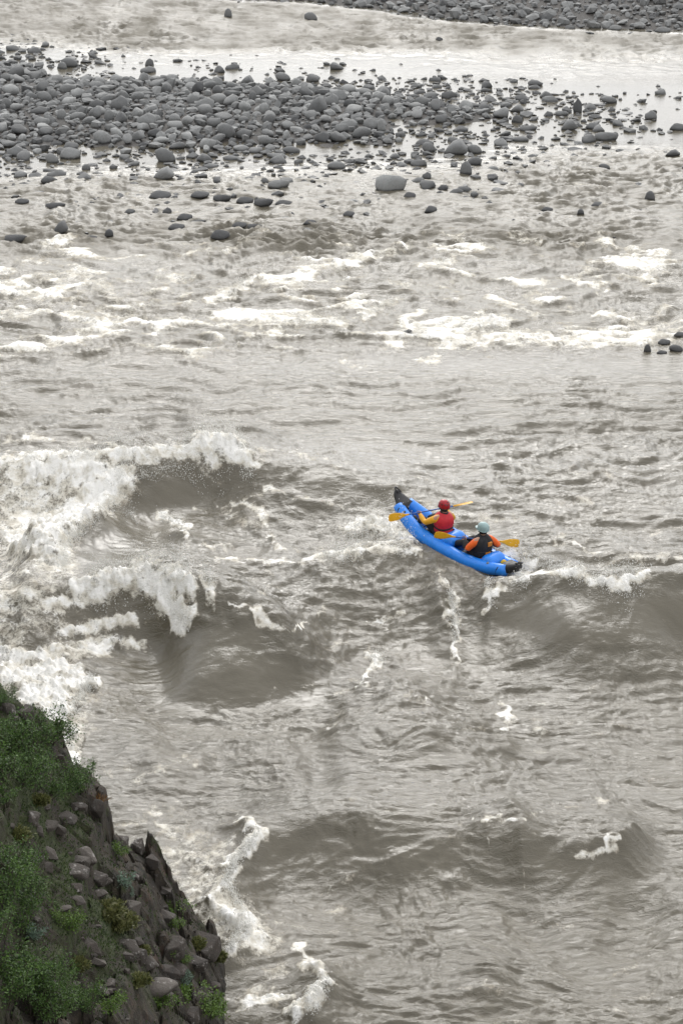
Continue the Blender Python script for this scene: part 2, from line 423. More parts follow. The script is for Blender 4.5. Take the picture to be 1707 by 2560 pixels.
# smooth dark faces of the big waves
FACES = [([(420, 1150, 70), (330, 1200, 70), (230, 1280, 60)], 1), ([(330, 1540, 60), (440, 1500, 75), (540, 1500, 85), (400, 1590, 60), (600, 1560, 70), (700, 1590, 50)], 1), ([(1180, 1420, 50), (1330, 1430, 60), (1500, 1420, 60), (1620, 1420, 60)], 1),
         ([(640, 1960, 45), (850, 1960, 55), (1020, 1980, 45)], .8), ([(1240, 1975, 30), (1330, 2005, 30)], .7), ([(950, 1480, 60), (1120, 1530, 60)], .5), ([(700, 1110, 40), (900, 1160, 35)], .5)]
face = np.zeros(x.shape)
for pts, s in FACES:
    d, pos, _ = seg_dist(u, v, pts)
    r = np.interp(pos, range(len(pts)), [p[2] for p in pts])
    face = np.maximum(face, s * sstep(1.25, .45, d / r))

# chop and ripples
wxx = x + .9 * perlin(x * .22, y * .22, 31) + .35 * perlin(x * .7, y * .7, 32)
wyy = y + .9 * perlin(x * .22, y * .22, 33) + .35 * perlin(x * .7, y * .7, 34)
def ridged(fx, fy, seed):
    n = 1 - np.abs(perlin(wxx * fx, wyy * fy, seed)) * 1.7
    return np.clip(n, -.5, 1)
A1 = .06 * waves * (1 - .9 * face) + .20 * rapid + .10 * riffle + .035 * slick + .14 * upper + .06 * lower + .02
A2 = .06 * waves * (1 - .93 * face) + .13 * rapid + .11 * riffle + .03 * slick + .20 * upper + .06 * lower * (1 - .5 * face) + .006
A3 = .036 * waves * (1 - .85 * face) + .06 * rapid + .085 * riffle + .022 * slick + .07 * upper + .042 * lower * (1 - .5 * face) + .003
A4 = .016 * waves * (1 - .7 * face) + .02 * rapid + .012 * riffle + .012 * slick + .01 * upper + .020 * lower * (1 - .4 * face) + .0015
A2, A3, A4 = A2 * (1.25 + .2 * slick), A3 * (1.6 - .4 * slick - .2 * lower + .2 * waves), A4 * (1.7 + .3 * slick - .2 * lower + .3 * waves)
quiet = 1 - .96 * calm
r1 = ridged(.26, .36, 41); r1b = ridged(.48, .68, 42); r2 = ridged(.62, 1.25, 43); r3 = ridged(1.15, 2.7, 44); r4 = ridged(2.2, 5.4, 40)
gust = .65 + .5 * fbm(x * .12, y * .09, 45, 3)
z = zb + quiet * gust * (A1 * (r1 * .8 + r1b * .45 - .6) + A2 * (r2 - .4) + A3 * (r3 - .4)
     + A3 * fbm(wxx * 1.5, wyy * 2.1, 46, 2) * 1.2 + A4 * ((r4 - .4) + .8 * perlin(wxx * 4.6, wyy * 6.6, 47) + .6 * perlin(wxx * 8.5, wyy * 11.5, 48)))
z += .05 * quiet * fbm(x * .25, y * .2, 49, 2)
# long low streaks lying across the view
longwater = np.clip(slick + waves * sstep(820, 1000, u) * sstep(1290, 1200, v), 0, 1)
streak = longwater * (3.0 + 1.4 * slick) + 1.0 * upper + 1.1 * lower + .5 * waves * (1 - face) + .4 * riffle
z += quiet * streak * gust * (.040 * perlin(wxx * .22, wyy * 1.3, 36) + .026 * perlin(wxx * .55, wyy * 3.0, 37) + .012 * perlin(wxx * 1.2, wyy * 6.5, 38))

# foam
u, v = project(x, y, zb)
m_per_px = 1.0 / px_per_m(x, y, zb)
jit = 1.0 / m_per_px
wu = u + jit * (.16 * perlin(x * 1.7, y * 1.3, 51) + .16 * perlin(x * 4.2, y * 3.1, 52) + .05 * perlin(x * 9, y * 7, 57))
wv = v + jit * (.09 * perlin(x * 1.6, y * 1.2, 53) + .10 * perlin(x * 4.4, y * 3.2, 54) + .03 * perlin(x * 9, y * 7, 58))
foam = np.zeros(x.shape); rel = np.zeros(x.shape)
tear = .95 + .45 * perlin(x * 1.9, y * 2.2, 56) + .25 * perlin(x * 4.5, y * 4.5, 60)
for s, pts in FOAM:
    R = max(p[2] for p in pts) * 2.4
    m = (wu > min(p[0] for p in pts) - R) & (wu < max(p[0] for p in pts) + R) & (wv > min(p[1] for p in pts) - R) & (wv < max(p[1] for p in pts) + R)
    if not m.any(): continue
    d, pos, _ = seg_dist(wu[m], wv[m], pts)
    r = np.interp(pos, range(len(pts)), [p[2] for p in pts])
    thin = np.clip((20 - r) / 12, 0, 1)                   # narrow strokes are torn and lie flat
    f1 = s * sstep(2.1, .2, d / r) * (1 + thin * (np.clip(tear[m], .3, 1.15) - 1))
    foam[m] = np.maximum(foam[m], f1); rel[m] = np.maximum(rel[m], f1 * (1 - .72 * thin))
patch = fbm(x * .35, y * .2, 55, 3)
peak = r1 * .4 + r1b * .35 + r2 * .3
foam = np.maximum(foam, rapid * np.clip(sstep(.6, 1.08, peak + .45 * patch) * .75 + .20 + .32 * patch, 0, 1))
foam = np.maximum(foam, riffle * .5 * sstep(.75, 1.05, r2 * .6 + r1b * .4 + .25 * patch))
foam = np.maximum(foam, (waves * .9 + lower * .75) * (1 - face) * .62 * sstep(.78, 1.08, r1b * .5 + r2 * .5 + .4 * patch))
leftwash = waves * sstep(360, 120, u) * band(v, 1060, 1700, 30) * (1 - face)
foam = np.maximum(foam, leftwash * np.clip(.54 + .7 * patch, 0, .85))
wash = sstep(30, 120, u - np.interp(v, [1600, 1760, 1850, 2060, 2200, 2352], [40, 110, 230, 380, 480, 480])) * sstep(260, 120, u - np.interp(v, [1600, 1760, 1850, 2060, 2200, 2352], [40, 110, 230, 380, 480, 480])) * band(v, 1840, 2200, 40)
foam = np.maximum(foam, wash * np.clip(.60 + .9 * patch, 0, .9))
foam *= 1 - calm
# lumpy, torn relief on the foam
bil = .12 * np.abs(perlin(x * 1.6, y * 1.7, 61)) + .09 * np.abs(perlin(x * 3.3, y * 3.6, 62)) + .065 * np.abs(perlin(x * 6.8, y * 7.2, 63)) + .035 * np.abs(perlin(x * 13, y * 13, 64))
z += sstep(.25, .95, np.maximum(rel, .45 * foam)) * (bil * 1.8 - .03) * (1 - .4 * rapid)

near_k = (np.abs(x - KM.translation.x) < 4) & (np.abs(y - KM.translation.y) < 4)
kx, ky, kz = x[near_k], y[near_k], z[near_k]
for _ in range(2):               # two rounds, for the hull is pitched
    q = np.array(KI)[:3, :3] @ np.stack([kx, ky, kz]) + np.array(KI)[:3, 3:4]
    xl = np.clip(q[0], -2, 2)
    hull = np.array([tube_c(c)[1] - tube_c(c)[2] for c in np.linspace(-2, 2, 81)])
    hull_z = np.interp(xl, np.linspace(-2, 2, 81), hull)
    lim = hull_z + .11 - .16 * sstep(-1.0, -1.7, q[0]) + .7 * np.maximum(0, np.abs(q[1]) - .45) + .7 * np.maximum(0, np.abs(q[0]) - 2.0)
    kz = kz - np.maximum(q[2] - lim, 0) * math.cos(PIT) * .98
z[near_k] = kz
wavelets = (1 - calm) * (.58 * upper + .36 * riffle + .30 * rapid + .22 * slick) * (.8 + .5 * fbm(x * .5, y * .3, 59, 3))   # ripples too small to build, as roughness
_zgrid, _rows, _cols = z.reshape(UU.shape), vs_, us
def water_z(px, py):
    """height of the river at a place (bilinear in the sheet's own rows and columns)"""
    uu, vv = project(np.asarray(px, float), np.asarray(py, float), 0.0)
    i = np.clip(np.interp(vv, _rows, range(len(_rows))), 0, len(_rows) - 1.001)
    j = np.clip(np.interp(uu, _cols, range(len(_cols))), 0, len(_cols) - 1.001)
    i0, j0 = i.astype(int), j.astype(int); a, b = i - i0, j - j0
    Z = _zgrid
    return (Z[i0, j0] * (1 - b) + Z[i0, j0 + 1] * b) * (1 - a) + (Z[i0 + 1, j0] * (1 - b) + Z[i0 + 1, j0 + 1] * b) * a

W = NT('silty_river_water')
fm = W.attr('foam')
vstr = W.coords((1, .8, 1))
n_big = W.noise(2.6, 7, .65, vec=vstr, dist=.6)
n_fine = W.noise(11.0, 8, .72, vec=vstr, dist=.8)
n_vein = W.math('ABSOLUTE', W.math('SUBTRACT', W.noise(5.0, 5, .6, vec=vstr, dist=1.2), .5))
thr = W.math('ADD', W.math('MULTIPLY', fm, 1.04), W.math('ADD', W.math('MULTIPLY', W.math('SUBTRACT', n_big, .5), 1.7), W.math('MULTIPLY', W.math('SUBTRACT', n_fine, .5), 1.5)))
thr = W.math('SUBTRACT', thr, W.math('MULTIPLY', W.math('SUBTRACT', n_vein, .08), .9))
ff = W.range(thr, .36, .86, 0, 1, 'SMOOTHSTEP')
silt = W.ramp(W.noise(.35, 3, .5), [(.3, (.110, .097, .071)), (.7, (.138, .123, .093))])
foamcol = W.ramp(W.math('ADD', W.math('MULTIPLY', W.noise(3.1, 7, .7), .72), W.math('MULTIPLY', fm, .30)), [(.42, (.38, .34, .275)), (.55, (.70, .665, .585)), (.66, (.92, .905, .87))])
col = W.mix(ff, silt, foamcol)
b1 = W.bump(W.noise(8, 6, .65, vec=W.coords((.5, 1, 1)), dist=.8), .6, .06)
b2 = W.bump(W.noise(26, 5, .65, vec=W.coords((.75, 1, 1))), W.math('MULTIPLY_ADD', ff, .6, .2), .02, normal=b1)
calm_a = W.attr('calm')
nrm = W.node('ShaderNodeMix', {}, data_type='VECTOR')
geo = W.node('ShaderNodeNewGeometry')
W.put(nrm.inputs[0], W.math('MULTIPLY', calm_a, .85)); W.put(nrm.inputs[4], b2); W.put(nrm.inputs[5], geo.outputs['Normal'])
mat_water = W.done(Base_Color=col, Roughness=W.math('ADD', W.math('MULTIPLY_ADD', ff, .6, .035), W.attr('wavelets'), clamp=True), IOR=1.40, Normal=nrm.outputs[1],
                   Specular_IOR_Level=W.math('MULTIPLY_ADD', ff, -.3, .5))
river = link('river', mesh_np('river', np.stack([x, y, z], -1), grid_faces(len(vs_), len(us)), True, {'foam': foam, 'calm': np.maximum(calm, .75 * face * (1 - foam)), 'wavelets': wavelets}), mat_water)
tag(river, kind='structure')

# ------------------------------------------------------------------ gravel bar and far bank
def stone_material(name, tone_from):
    S = NT(name)
    if tone_from == 'object':
        tone = S.node('ShaderNodeSeparateColor', {0: S.node('ShaderNodeObjectInfo').outputs['Color']}).outputs[0]
    else:
        tone = S.attr('tone')
    pos = S.node('ShaderNodeNewGeometry').outputs['Position']
    zc = S.node('ShaderNodeSeparateXYZ', {0: pos}).outputs[2]
    n1 = S.noise(4.5, 6, .65, vec=pos); n2 = S.noise(17, 5, .65, vec=pos)
    base = S.mix(tone, (.055, .057, .061), (.33, .335, .33))
    base = S.mix(S.range(n1, .35, .7, 0, .55), base, S.mix(tone, (.085, .082, .078), (.25, .245, .235)))
    base = S.mix(S.range(n2, .5, .72, 0, .5), base, (.085, .085, .085))
    wet = S.range(S.math('ADD', zc, S.math('MULTIPLY', S.math('SUBTRACT', n1, .5), .16)), .03, .13, 1, 0, 'SMOOTHSTEP')
    base = S.mix(wet, base, S.mix(.36, (.0, .0, .0), base))
    return S.done(Base_Color=base, Roughness=S.math('MULTIPLY_ADD', wet, -.5, .85), Normal=S.bump(n2, .6, .05))
mat_stone = stone_material('river_stone', 'object')
mat_stone_many = stone_material('river_stone_many', 'attr')

G = NT('wet_gravel_ground')
gpos = G.node('ShaderNodeNewGeometry').outputs['Position']
gcol = G.ramp(G.noise(14, 6, .7, vec=gpos), [(.3, (.016, .014, .012)), (.55, (.045, .041, .037)), (.75, (.10, .098, .093))])
mat_gravel = G.done(Base_Color=G.mix(G.range(G.noise(.5, 3, .5, vec=gpos), .45, .6, 0, .6), gcol, (.036, .028, .022)), Roughness=.75, Normal=G.bump(G.noise(22, 5, .7, vec=gpos), .8, .06))

def bar_height(x, y):
    sd = poly_sd(x, y, BAR_W) + 1.0 * fbm(x * .35, y * .16, 71, 3)
    near = sstep(112, 101, y)                       # the side towards the viewer is low and full of pools
    return np.clip(sd * (.11 - .075 * near), -.7, .30 - .12 * near) + (.07 + .09 * near) * fbm(x * .8, y * .5, 72, 3) + .02 - .03 * near
def bank_height(x, y):
    sd = poly_sd(x, y, BANK_W) + .8 * fbm(x * .3, y * .15, 73, 3)
    return np.clip(sd * .12, -.7, 1.1) + .08 * fbm(x * .7, y * .5, 74, 3) + .02
for nm, fn, (xa, xb), (ya, yb), st in (('gravel_bar', bar_height, (-32, 10), (86, 136), .28), ('gravel_bank', bank_height, (-8, 34), (128, 172), .4)):
    gx_, gy_ = np.meshgrid(np.arange(xa, xb, st), np.arange(ya, yb, st * 1.6))
    gz = fn(gx_.ravel(), gy_.ravel())
    o = link(nm, mesh_np(nm, np.stack([gx_.ravel(), gy_.ravel(), gz], -1), grid_faces(*gx_.shape)), mat_gravel)
    tag(o, kind='structure')

# ------------------------------------------------------------------ stones
def ico(sub):
    bm = bmesh.new(); bmesh.ops.create_icosphere(bm, subdivisions=sub, radius=1.0)
    v_ = np.array([v.co[:] for v in bm.verts]); f_ = np.array([[v.index for v in f.verts] for f in bm.faces]); bm.free()
    return v_, f_
ICO = {s: ico(s) for s in (1, 2, 3)}

def stone_shape(seed, sub, cuts=5, lump=.10):
    """unit stone: a sphere worn flat by a few planes, with soft lumps; x and y about -1..1"""
    r = np.random.default_rng(seed)
    v, f = ICO[sub]; v = v.copy()
    v *= np.array([1, r.uniform(.75, 1), 1])
    for _ in range(cuts):
        n = r.normal(size=3); n /= np.linalg.norm(n); d = r.uniform(.42, .76)
        over = np.maximum(v @ n - d, 0); v -= np.outer(over * .97, n)
    ph = r.uniform(0, 6.28, 6)
    k = 1 + lump * (np.sin(v[:, 0] * 2.1 + ph[0]) * np.sin(v[:, 1] * 2.4 + ph[1]) + .7 * np.sin(v[:, 2] * 3.1 + ph[2] + v[:, 0] * 1.7))
    v *= k[:, None]
    v /= np.abs(v).max(0)
    return v, f

SHAPE_KINDS = ['rounded', 'smooth oval', 'blocky', 'lopsided', 'slab-like', 'humped', 'wedge-shaped', 'rounded', 'blocky', 'smooth oval']
SHAPES2 = []
for k_ in range(10):
    v_, f_ = stone_shape(100 + k_, 2, cuts={'blocky': 13, 'wedge-shaped': 10, 'slab-like': 9}.get(SHAPE_KINDS[k_], 7), lump=.06 if 'oval' in SHAPE_KINDS[k_] else .11)
    if SHAPE_KINDS[k_] == 'wedge-shaped': v_[:, :2] *= (1 - .45 * np.clip(v_[:, 2:], -1, 1)) / 1.25
    if SHAPE_KINDS[k_] == 'humped': v_[:, 2] += .25 * np.sin(v_[:, 0] * 2 + .6)
    me_ = mesh_np('river_stone', v_, f_, True); me_.materials.append(mat_stone)
    SHAPES2.append(me_)
SHAPES1 = [stone_shape(150 + k_, 1, 8, .14) for k_ in range(10)]

def add_stone(name, kind_i, pos, dims, rz, tone, tilt=0.0):
    o = link(name, SHAPES2[kind_i])
    o.location = pos; o.scale = (dims[0] / 2, dims[1] / 2, dims[2] / 2)
    o.rotation_euler = (tilt, tilt * .6, rz); o.color = (tone, tone, tone, 1)
    return o

# stones one can point at: (u, v, width, height) in the photo, shape, tone 0..1, label
LAND = [
    (898, 424, 72, 36, 4, .85, 'large pale boulder with sloping top, biggest in the riffle below the bar'),
    (1072, 390, 44, 30, 6, .42, 'dark pyramid-topped boulder in the water right of the big pale boulder'),
    (1326, 245, 22, 34, 2, .10, 'upright almost black stone standing tall among the shallow pool stones'),
    (525, 32, 28, 20, 6, .40, 'lone pointed stone at the top edge, left of the far gravel bank'),
    (714, 40, 30, 19, 0, .45, 'lone rounded stone in the upper channel left of the far gravel bank'),
    (1007, 91, 18, 10, 1, .12, 'single small dark stone in the middle of the upper channel'),
    (1052, 343, 62, 30, 5, .55, 'wide humped boulder at the lower right tip of the gravel bar'),
    (1090, 345, 34, 20, 0, .50, 'rounded stone leaning on the right side of the wide humped boulder'),
    (1393, 316, 54, 19, 4, .40, 'long low stone at the right end of the shallow pool stones'),
    (1494, 453, 36, 22, 6, .18, 'dark fin-shaped stone in the riffle near the right edge'),
    (505, 541, 44, 20, 1, .06, 'nearest dark oval boulder just above the foaming rapids, left of centre'),
    (143, 525, 38, 24, 5, .28, 'humped dark grey boulder in fast water at left'),
    (424, 500, 36, 14, 1, .08, 'flat black wet stone above and right of another flat black stone'),
    (405, 522, 38, 12, 1, .10, 'flat black wet stone, lower of two left of centre'),
    (456, 511, 34, 9, 4, .22, 'low grey stone lying right of two flat black stones'),
    (367, 450, 50, 18, 1, .20, 'broad dark oval stone in the water under the gravel bar'),
    (380, 360, 50, 31, 0, .34, 'big dark round boulder on the lower edge of the gravel bar'),
    (380, 402, 54, 24, 5, .70, 'pale humped boulder sitting in a pool just below the big dark round boulder'),
    (877, 291, 30, 28, 6, .75, 'pale egg-like boulder at the bay in the right of the gravel bar'),
    (1494, 266, 32, 20, 2, .42, 'blocky grey stone near the right edge above an oval neighbour'),
    (1556, 293, 36, 15, 1, .22, 'oval dark stone at the right edge in the shallow pool'),
    (1310, 290, 44, 22, 5, .45, 'humped stone in the shallow pool below the upright black stone'),
    (1400, 231, 36, 15, 0, .45, 'pair-like rounded stone at upper right end of the shallow pool stones'),
    (1362, 291, 34, 14, 1, .35, 'oval stone lying alone right of the humped pool stone'),
    (988, 482, 30, 15, 1, .12, 'dark oval stone in the riffle, below the pale biggest boulder'),
    (940, 450, 28, 14, 1, .14, 'dark oval stone just below right of the big pale boulder'),
    (980, 404, 22, 14, 2, .25, 'small blocky stone right of the big pale boulder'),
    (1522, 70, 36, 13, 1, .48, 'low stone in the water under the far bank near the right edge'),
    (1412, 65, 30, 12, 1, .58, 'pale oval stone at the waterline of the far bank'),
    (937, 764, 20, 12, 2, .08, 'small black rock sticking out of the foam in the rapids'),
    (1487, 803, 28, 19, 6, .10, 'pointed dark rock, leftmost of the cluster at the right edge beside the rapids'),
    (1524, 787, 30, 12, 1, .16, 'flat dark rock, topmost of the cluster at the right edge beside the rapids'),
    (1553, 803, 34, 16, 0, .12, 'rounded dark rock cut by the right edge beside the rapids'),
    (1519, 811, 24, 9, 1, .14, 'small low rock in the middle of the right edge cluster beside the rapids'),
    (1560, 768, 26, 8, 1, .14, 'thin wet rock above the right edge cluster beside the rapids'),
    (733, 245, 52, 34, 5, .38, 'big dark humped boulder in the upper middle of the gravel bar'),
    (762, 230, 34, 24, 2, .60, 'pale blocky boulder upper right of the big dark humped boulder on the bar'),
    (275, 237, 40, 28, 2, .40, 'dark blocky boulder high on the left half of the gravel bar'),
    (472, 240, 44, 26, 2, .62, 'grey blocky boulder in the upper middle left of the gravel bar'),
    (521, 301, 40, 28, 0, .40, 'dark round boulder in the middle of the gravel bar'),
    (237, 318, 46, 28, 0, .72, 'pale round boulder on the lower left half of the gravel bar'),
    (162, 355, 48, 26, 1, .68, 'pale oval boulder at the left pool below the gravel bar'),
    (120, 366, 34, 22, 0, .60, 'rounded grey boulder left of the pale oval pool boulder'),
    (36, 350, 40, 24, 2, .52, 'blocky grey boulder near the left edge at the pool'),
    (338, 276, 46, 26, 2, .64, 'pale blocky boulder left of the middle of the gravel bar'),
    (800, 492, 28, 11, 1, .10, 'thin dark stone in the riffle at the middle of the river'),
    (50, 464, 34, 12, 1, .12, 'dark oval stone in the riffle near the left edge'),
    (126, 474, 46, 13, 4, .10, 'long dark stone right of the oval one near the left edge'),
    (458, 449, 44, 14, 1, .16, 'leftmost stone of the dark row in the water under the bar'),
    (510, 457, 42, 15, 4, .10, 'second stone of the dark row in the water under the bar'),
    (563, 462, 40, 15, 1, .10, 'third stone of the dark row in the water under the bar'),
    (605, 466, 44, 15, 4, .08, 'fourth stone of the dark row in the water under the bar'),
    (652, 468, 40, 12, 1, .12, 'rightmost stone of the dark row in the water under the bar'),
    (252, 536, 32, 14, 6, .08, 'black pointed stone right of the humped boulder in fast water at left'),
    (210, 547, 26, 9, 1, .16, 'small low stone between the humped boulder and the rapids at left'),
    (35, 546, 50, 10, 4, .12, 'long flat stone at the left edge just above the rapids'),
    (1256, 482, 26, 10, 1, .16, 'dark low stone in the riffle right of centre'),
    (1334, 488, 26, 12, 6, .14, 'dark tilted stone in the riffle right of the low one'),
    (1370, 470, 30, 9, 1, .16, 'thin dark stone above right of the tilted riffle stone'),
    (1388, 384, 26, 12, 0, .24, 'rounded dark stone alone below the long low stone'),
    (1548, 354, 38, 13, 5, .24, 'humped dark stone at the right edge in the riffle'),
    (384, 486, 24, 15, 2, .08, 'blocky black stone above left of the two flat black stones'),
    (297, 486, 26, 9, 1, .14, 'small dark stone left of the blocky black stone'),
    (550, 518, 34, 12, 1, .12, 'dark stone above right of the nearest oval boulder'),
    (585, 521, 34, 10, 4, .14, 'dark flat stone right end of the pair above the nearest oval boulder'),
    (710, 511, 30, 9, 1, .10, 'thin dark stone in fast water right of the nearest oval boulder'),
    (640, 425, 50, 18, 4, .60, 'pale slab-like stone in the riffle below the middle of the bar'),
    (340, 162, 40, 14, 2, .36, 'blocky stone on the upper edge of the bar beside the white pool'),
    (160, 146, 40, 20, 0, .30, 'dark rounded stone, largest at the upper left pool of the bar'),
    (570, 187, 36, 18, 5, .44, 'humped stone on the upper rim of the gravel bar at its middle'),
    (650, 178, 36, 18, 0, .50, 'rounded stone on the upper rim of the bar right of the humped one'),
    (985, 340, 30, 22, 0, .48, 'rounded boulder left of the wide humped boulder at the bar tip'),
    (1290, 262, 30, 12, 4, .55, 'pale flat stone left below the upright black stone'),
    (1190, 252, 34, 15, 5, .42, 'humped stone at the left of the shallow pool stones'),
    (1213, 296, 40, 12, 4, .35, 'flat grey slab in the middle of the shallow pool stones'),
]
ex_xy, ex_r = [], []
n_individual = 0
for (u_, v_, w_, h_, kd_, tn_, lb_) in LAND:
    xx, yy = (float(c) for c in on_z(u_, v_ + h_ * .42, 0.0))
    on_bar = float(bar_height(np.array([xx]), np.array([yy]))[0])
    z0 = max(on_bar, float(water_z(xx, yy)) - .02, 0.0)
    xx, yy = (float(c) for c in on_z(u_, v_ + h_ * .42, z0))
    p = float(px_per_m(xx, yy, z0))
    wm, hm = w_ / p * 1.05, h_ / p * .98
    zh = max(hm * 1.5, wm * .45)
    o = add_stone('river_stone', kd_, (xx, yy + wm * .30, z0 + hm - zh / 2), (wm, wm * random.uniform(.7, .9), zh), random.uniform(-.35, .35), tn_, random.uniform(-.06, .06))
    tag(o, lb_, 'stone', 'stones standing out in the river and on the gravel bar')
    n_individual += 1
    ex_xy.append((xx, yy + wm * .3)); ex_r.append(wm * .42)

# the crowd of stones: darts thrown large to small
def scatter(n, xr, yr, dens, seed, med=.29, sig=.46, lo=.10, hi=.85):
    r = np.random.default_rng(seed)
    px = r.uniform(*xr, n); py = r.uniform(*yr, n)
    d = np.clip(med * np.exp(sig * r.normal(size=n)), lo, hi)
    keep = r.random(n) < dens(px, py)
    px, py, d = px[keep], py[keep], d[keep]
    od = np.argsort(-d); px, py, d = px[od], py[od], d[od]
    cell = {}; out = []
    def near(a, b, rad):
        for i in range(int(a // 1) - 1, int(a // 1) + 2):
            for j in range(int(b // 1) - 1, int(b // 1) + 2):
                for (qx, qy, qr) in cell.get((i, j), ()):
                    if (qx - a) ** 2 + (qy - b) ** 2 < ((qr + rad) * .86) ** 2: return True
        return False
    for (qx, qy), qr in zip(ex_xy, ex_r): cell.setdefault((int(qx // 1), int(qy // 1)), []).append((qx, qy, qr))
    for a, b, dd in zip(px, py, d):
        if near(a, b, dd / 2): continue
        cell.setdefault((int(a // 1), int(b // 1)), []).append((a, b, dd / 2)); out.append((a, b, dd))
    return np.array(out)

def dens_bar(px, py):
    sd = poly_sd(px, py, BAR_W)
    u, v = project(px, py, 0.0)
    clump = fbm(px * .5, py * .25, 81, 3)
    dd = np.where(sd > -.3, 1.0, 0)
    dd = np.maximum(dd, sstep(-10, -.3, sd) * np.clip(.50 + 1.5 * clump, 0, 1))
    tongue = band(v, 225, 335, 14) * band(u, 860, 1400, 50)
    dd = np.maximum(dd, tongue * np.clip(.16 + 1.0 * clump, 0, .7))
    dd = np.maximum(dd, band(v, 340, 470, 25) * band(u, -400, 1150, 150) * np.clip(.05 + .45 * clump, 0, .3))
    dd = np.maximum(dd, band(v, 200, 560, 30) * .012)
    dd = np.where((v < 180) & (u > 250) & (sd < -.6), dd * .15, dd)
    white = ((u > 105) & (u < 330) & (v > 158) & (v < 184)) | ((u > 880) & (u < 1140) & (v > 268) & (v < 298) & (sd < .3)) | ((u > 60) & (u < 320) & (v > 332) & (v < 352))
    dd = np.where(white & (sd < 1.2), dd * .2, dd)
    bare = ((u - 60) / 110) ** 2 + ((v - 205) / 12) ** 2
    dd = np.where(bare < 1, dd * .12, dd)
    return dd
def dens_bank(px, py):
    sd = poly_sd(px, py, BANK_W)
    u, v = project(px, py, 0.0)
    return np.where(sd > -.2, 1.0, sstep(-3.5, -.2, sd) * .10)
st_bar = scatter(70000, (-24, 17), (82, 134), dens_bar, 5)
st_bank = scatter(16000, (-7, 32), (128, 168), dens_bank, 6, med=.34)

stones = []
for arr, fn, which in ((st_bar, bar_height, 0), (st_bank, bank_height, 1)):
    g = np.maximum(fn(arr[:, 0], arr[:, 1]), -.12)
    for (a, b, d), gz in zip(arr, g): stones.append((a, b, d, gz, which))
stones = np.array(stones)
su, sv = project(stones[:, 0], stones[:, 1], stones[:, 3])
appar = stones[:, 2] * px_per_m(stones[:, 0], stones[:, 1], stones[:, 3])
seen = (su > 0) & (su < 1568) & (sv > 2)
N_IND = 300 - n_individual
order = np.argsort(-np.where(seen, appar, -1))
chosen = set(order[:N_IND].tolist())

def place_words(u, v, which):
    if which: return 'on far bank %s' % ('left' if u < 1050 else 'middle' if u < 1300 else 'right')
    side = 'far left' if u < 150 else 'left' if u < 420 else 'middle' if u < 700 else 'right' if u < 900 else 'right tip'
    if v > 400: return 'in riffle below bar, %s' % ('left' if u < 500 else 'centre' if u < 1000 else 'right')
    if u > 1090: return 'in shallow pool, %s part' % ('upper' if v < 262 else 'lower')
    row = 'top rim' if v < 215 else 'upper half' if v < 262 else 'lower half' if v < 325 else 'lower rim'
    return 'on bar %s, %s' % (row, side)

r_ = np.random.default_rng(9)
V_all, F_all, T_all, base_i = [], [], [], 0
same_label = {}
for i, (a, b, d, gz, which) in enumerate(stones):
    k = int(r_.integers(10)); rz = r_.uniform(0, 6.28); tone = float(np.clip(r_.normal(.62, .22), .05, 1))
    fl = r_.uniform(.42, .8); el = r_.uniform(.55, 1.0)
    if gz < -.02: tone *= .55
    zc = gz + d * fl * .22
    if gz < -.02: zc = max(zc, -d * fl * .08)
    if i in chosen:
        o = add_stone('river_stone', k, (a, b, zc), (d, d * el, d * fl), rz, tone, r_.uniform(-.15, .15))
        size = 'large' if appar[i] > np.percentile(appar[order[:N_IND]], 60) else 'medium'
        tn = 'pale grey' if tone > .62 else 'mid grey' if tone > .42 else 'dark grey'
        form = ('flat ' if fl < .52 else 'tall ' if fl > .73 else '') + SHAPE_KINDS[k]
        lab = '%s %s %s stone %s' % (size, tn, form, place_words(su[i], sv[i], which))
        tag(o, lab, 'stone', 'stones crowded on the gravel bar and bank'); same_label.setdefault(lab, []).append((float(su[i]), o))
    else:
        v_, f_ = SHAPES1[k]
        c_, s_ = math.cos(rz), math.sin(rz)
        p = v_ * np.array([d / 2, d * el / 2, d * fl / 2])
        tz = r_.uniform(-.25, .25)
        q = np.stack([p[:, 0] * c_ - p[:, 1] * s_ + a, p[:, 0] * s_ + p[:, 1] * c_ + b, p[:, 2] + p[:, 0] * tz + zc], -1)
        V_all.append(q); F_all.append(f_ + base_i); base_i += len(v_); T_all.append(np.full(len(v_), tone))
o = link('cobbles', mesh_np('cobbles', np.concatenate(V_all), np.concatenate(F_all), False, {'tone': np.concatenate(T_all)}), mat_stone_many)
tag(o, 'grey cobbles covering the gravel bar and the far bank', 'cobbles', kind='stuff')
def tell_apart(table):
    for lab, lst in table.items():
        lst.sort(key=lambda t: t[0]); n = len(lst)
        if n == 1: continue
        words_ = ['left one of two', 'right one of two'] if n == 2 else ['leftmost of %d' % n] + ['%s from left' % w for w in ('second', 'third', 'fourth', 'fifth', 'sixth', 'seventh', 'eighth')[:n - 2]] + ['rightmost of %d' % n]
        for (uu_, o), w in zip(lst, words_): o['label'] = lab + ', ' + w
tell_apart(same_label)

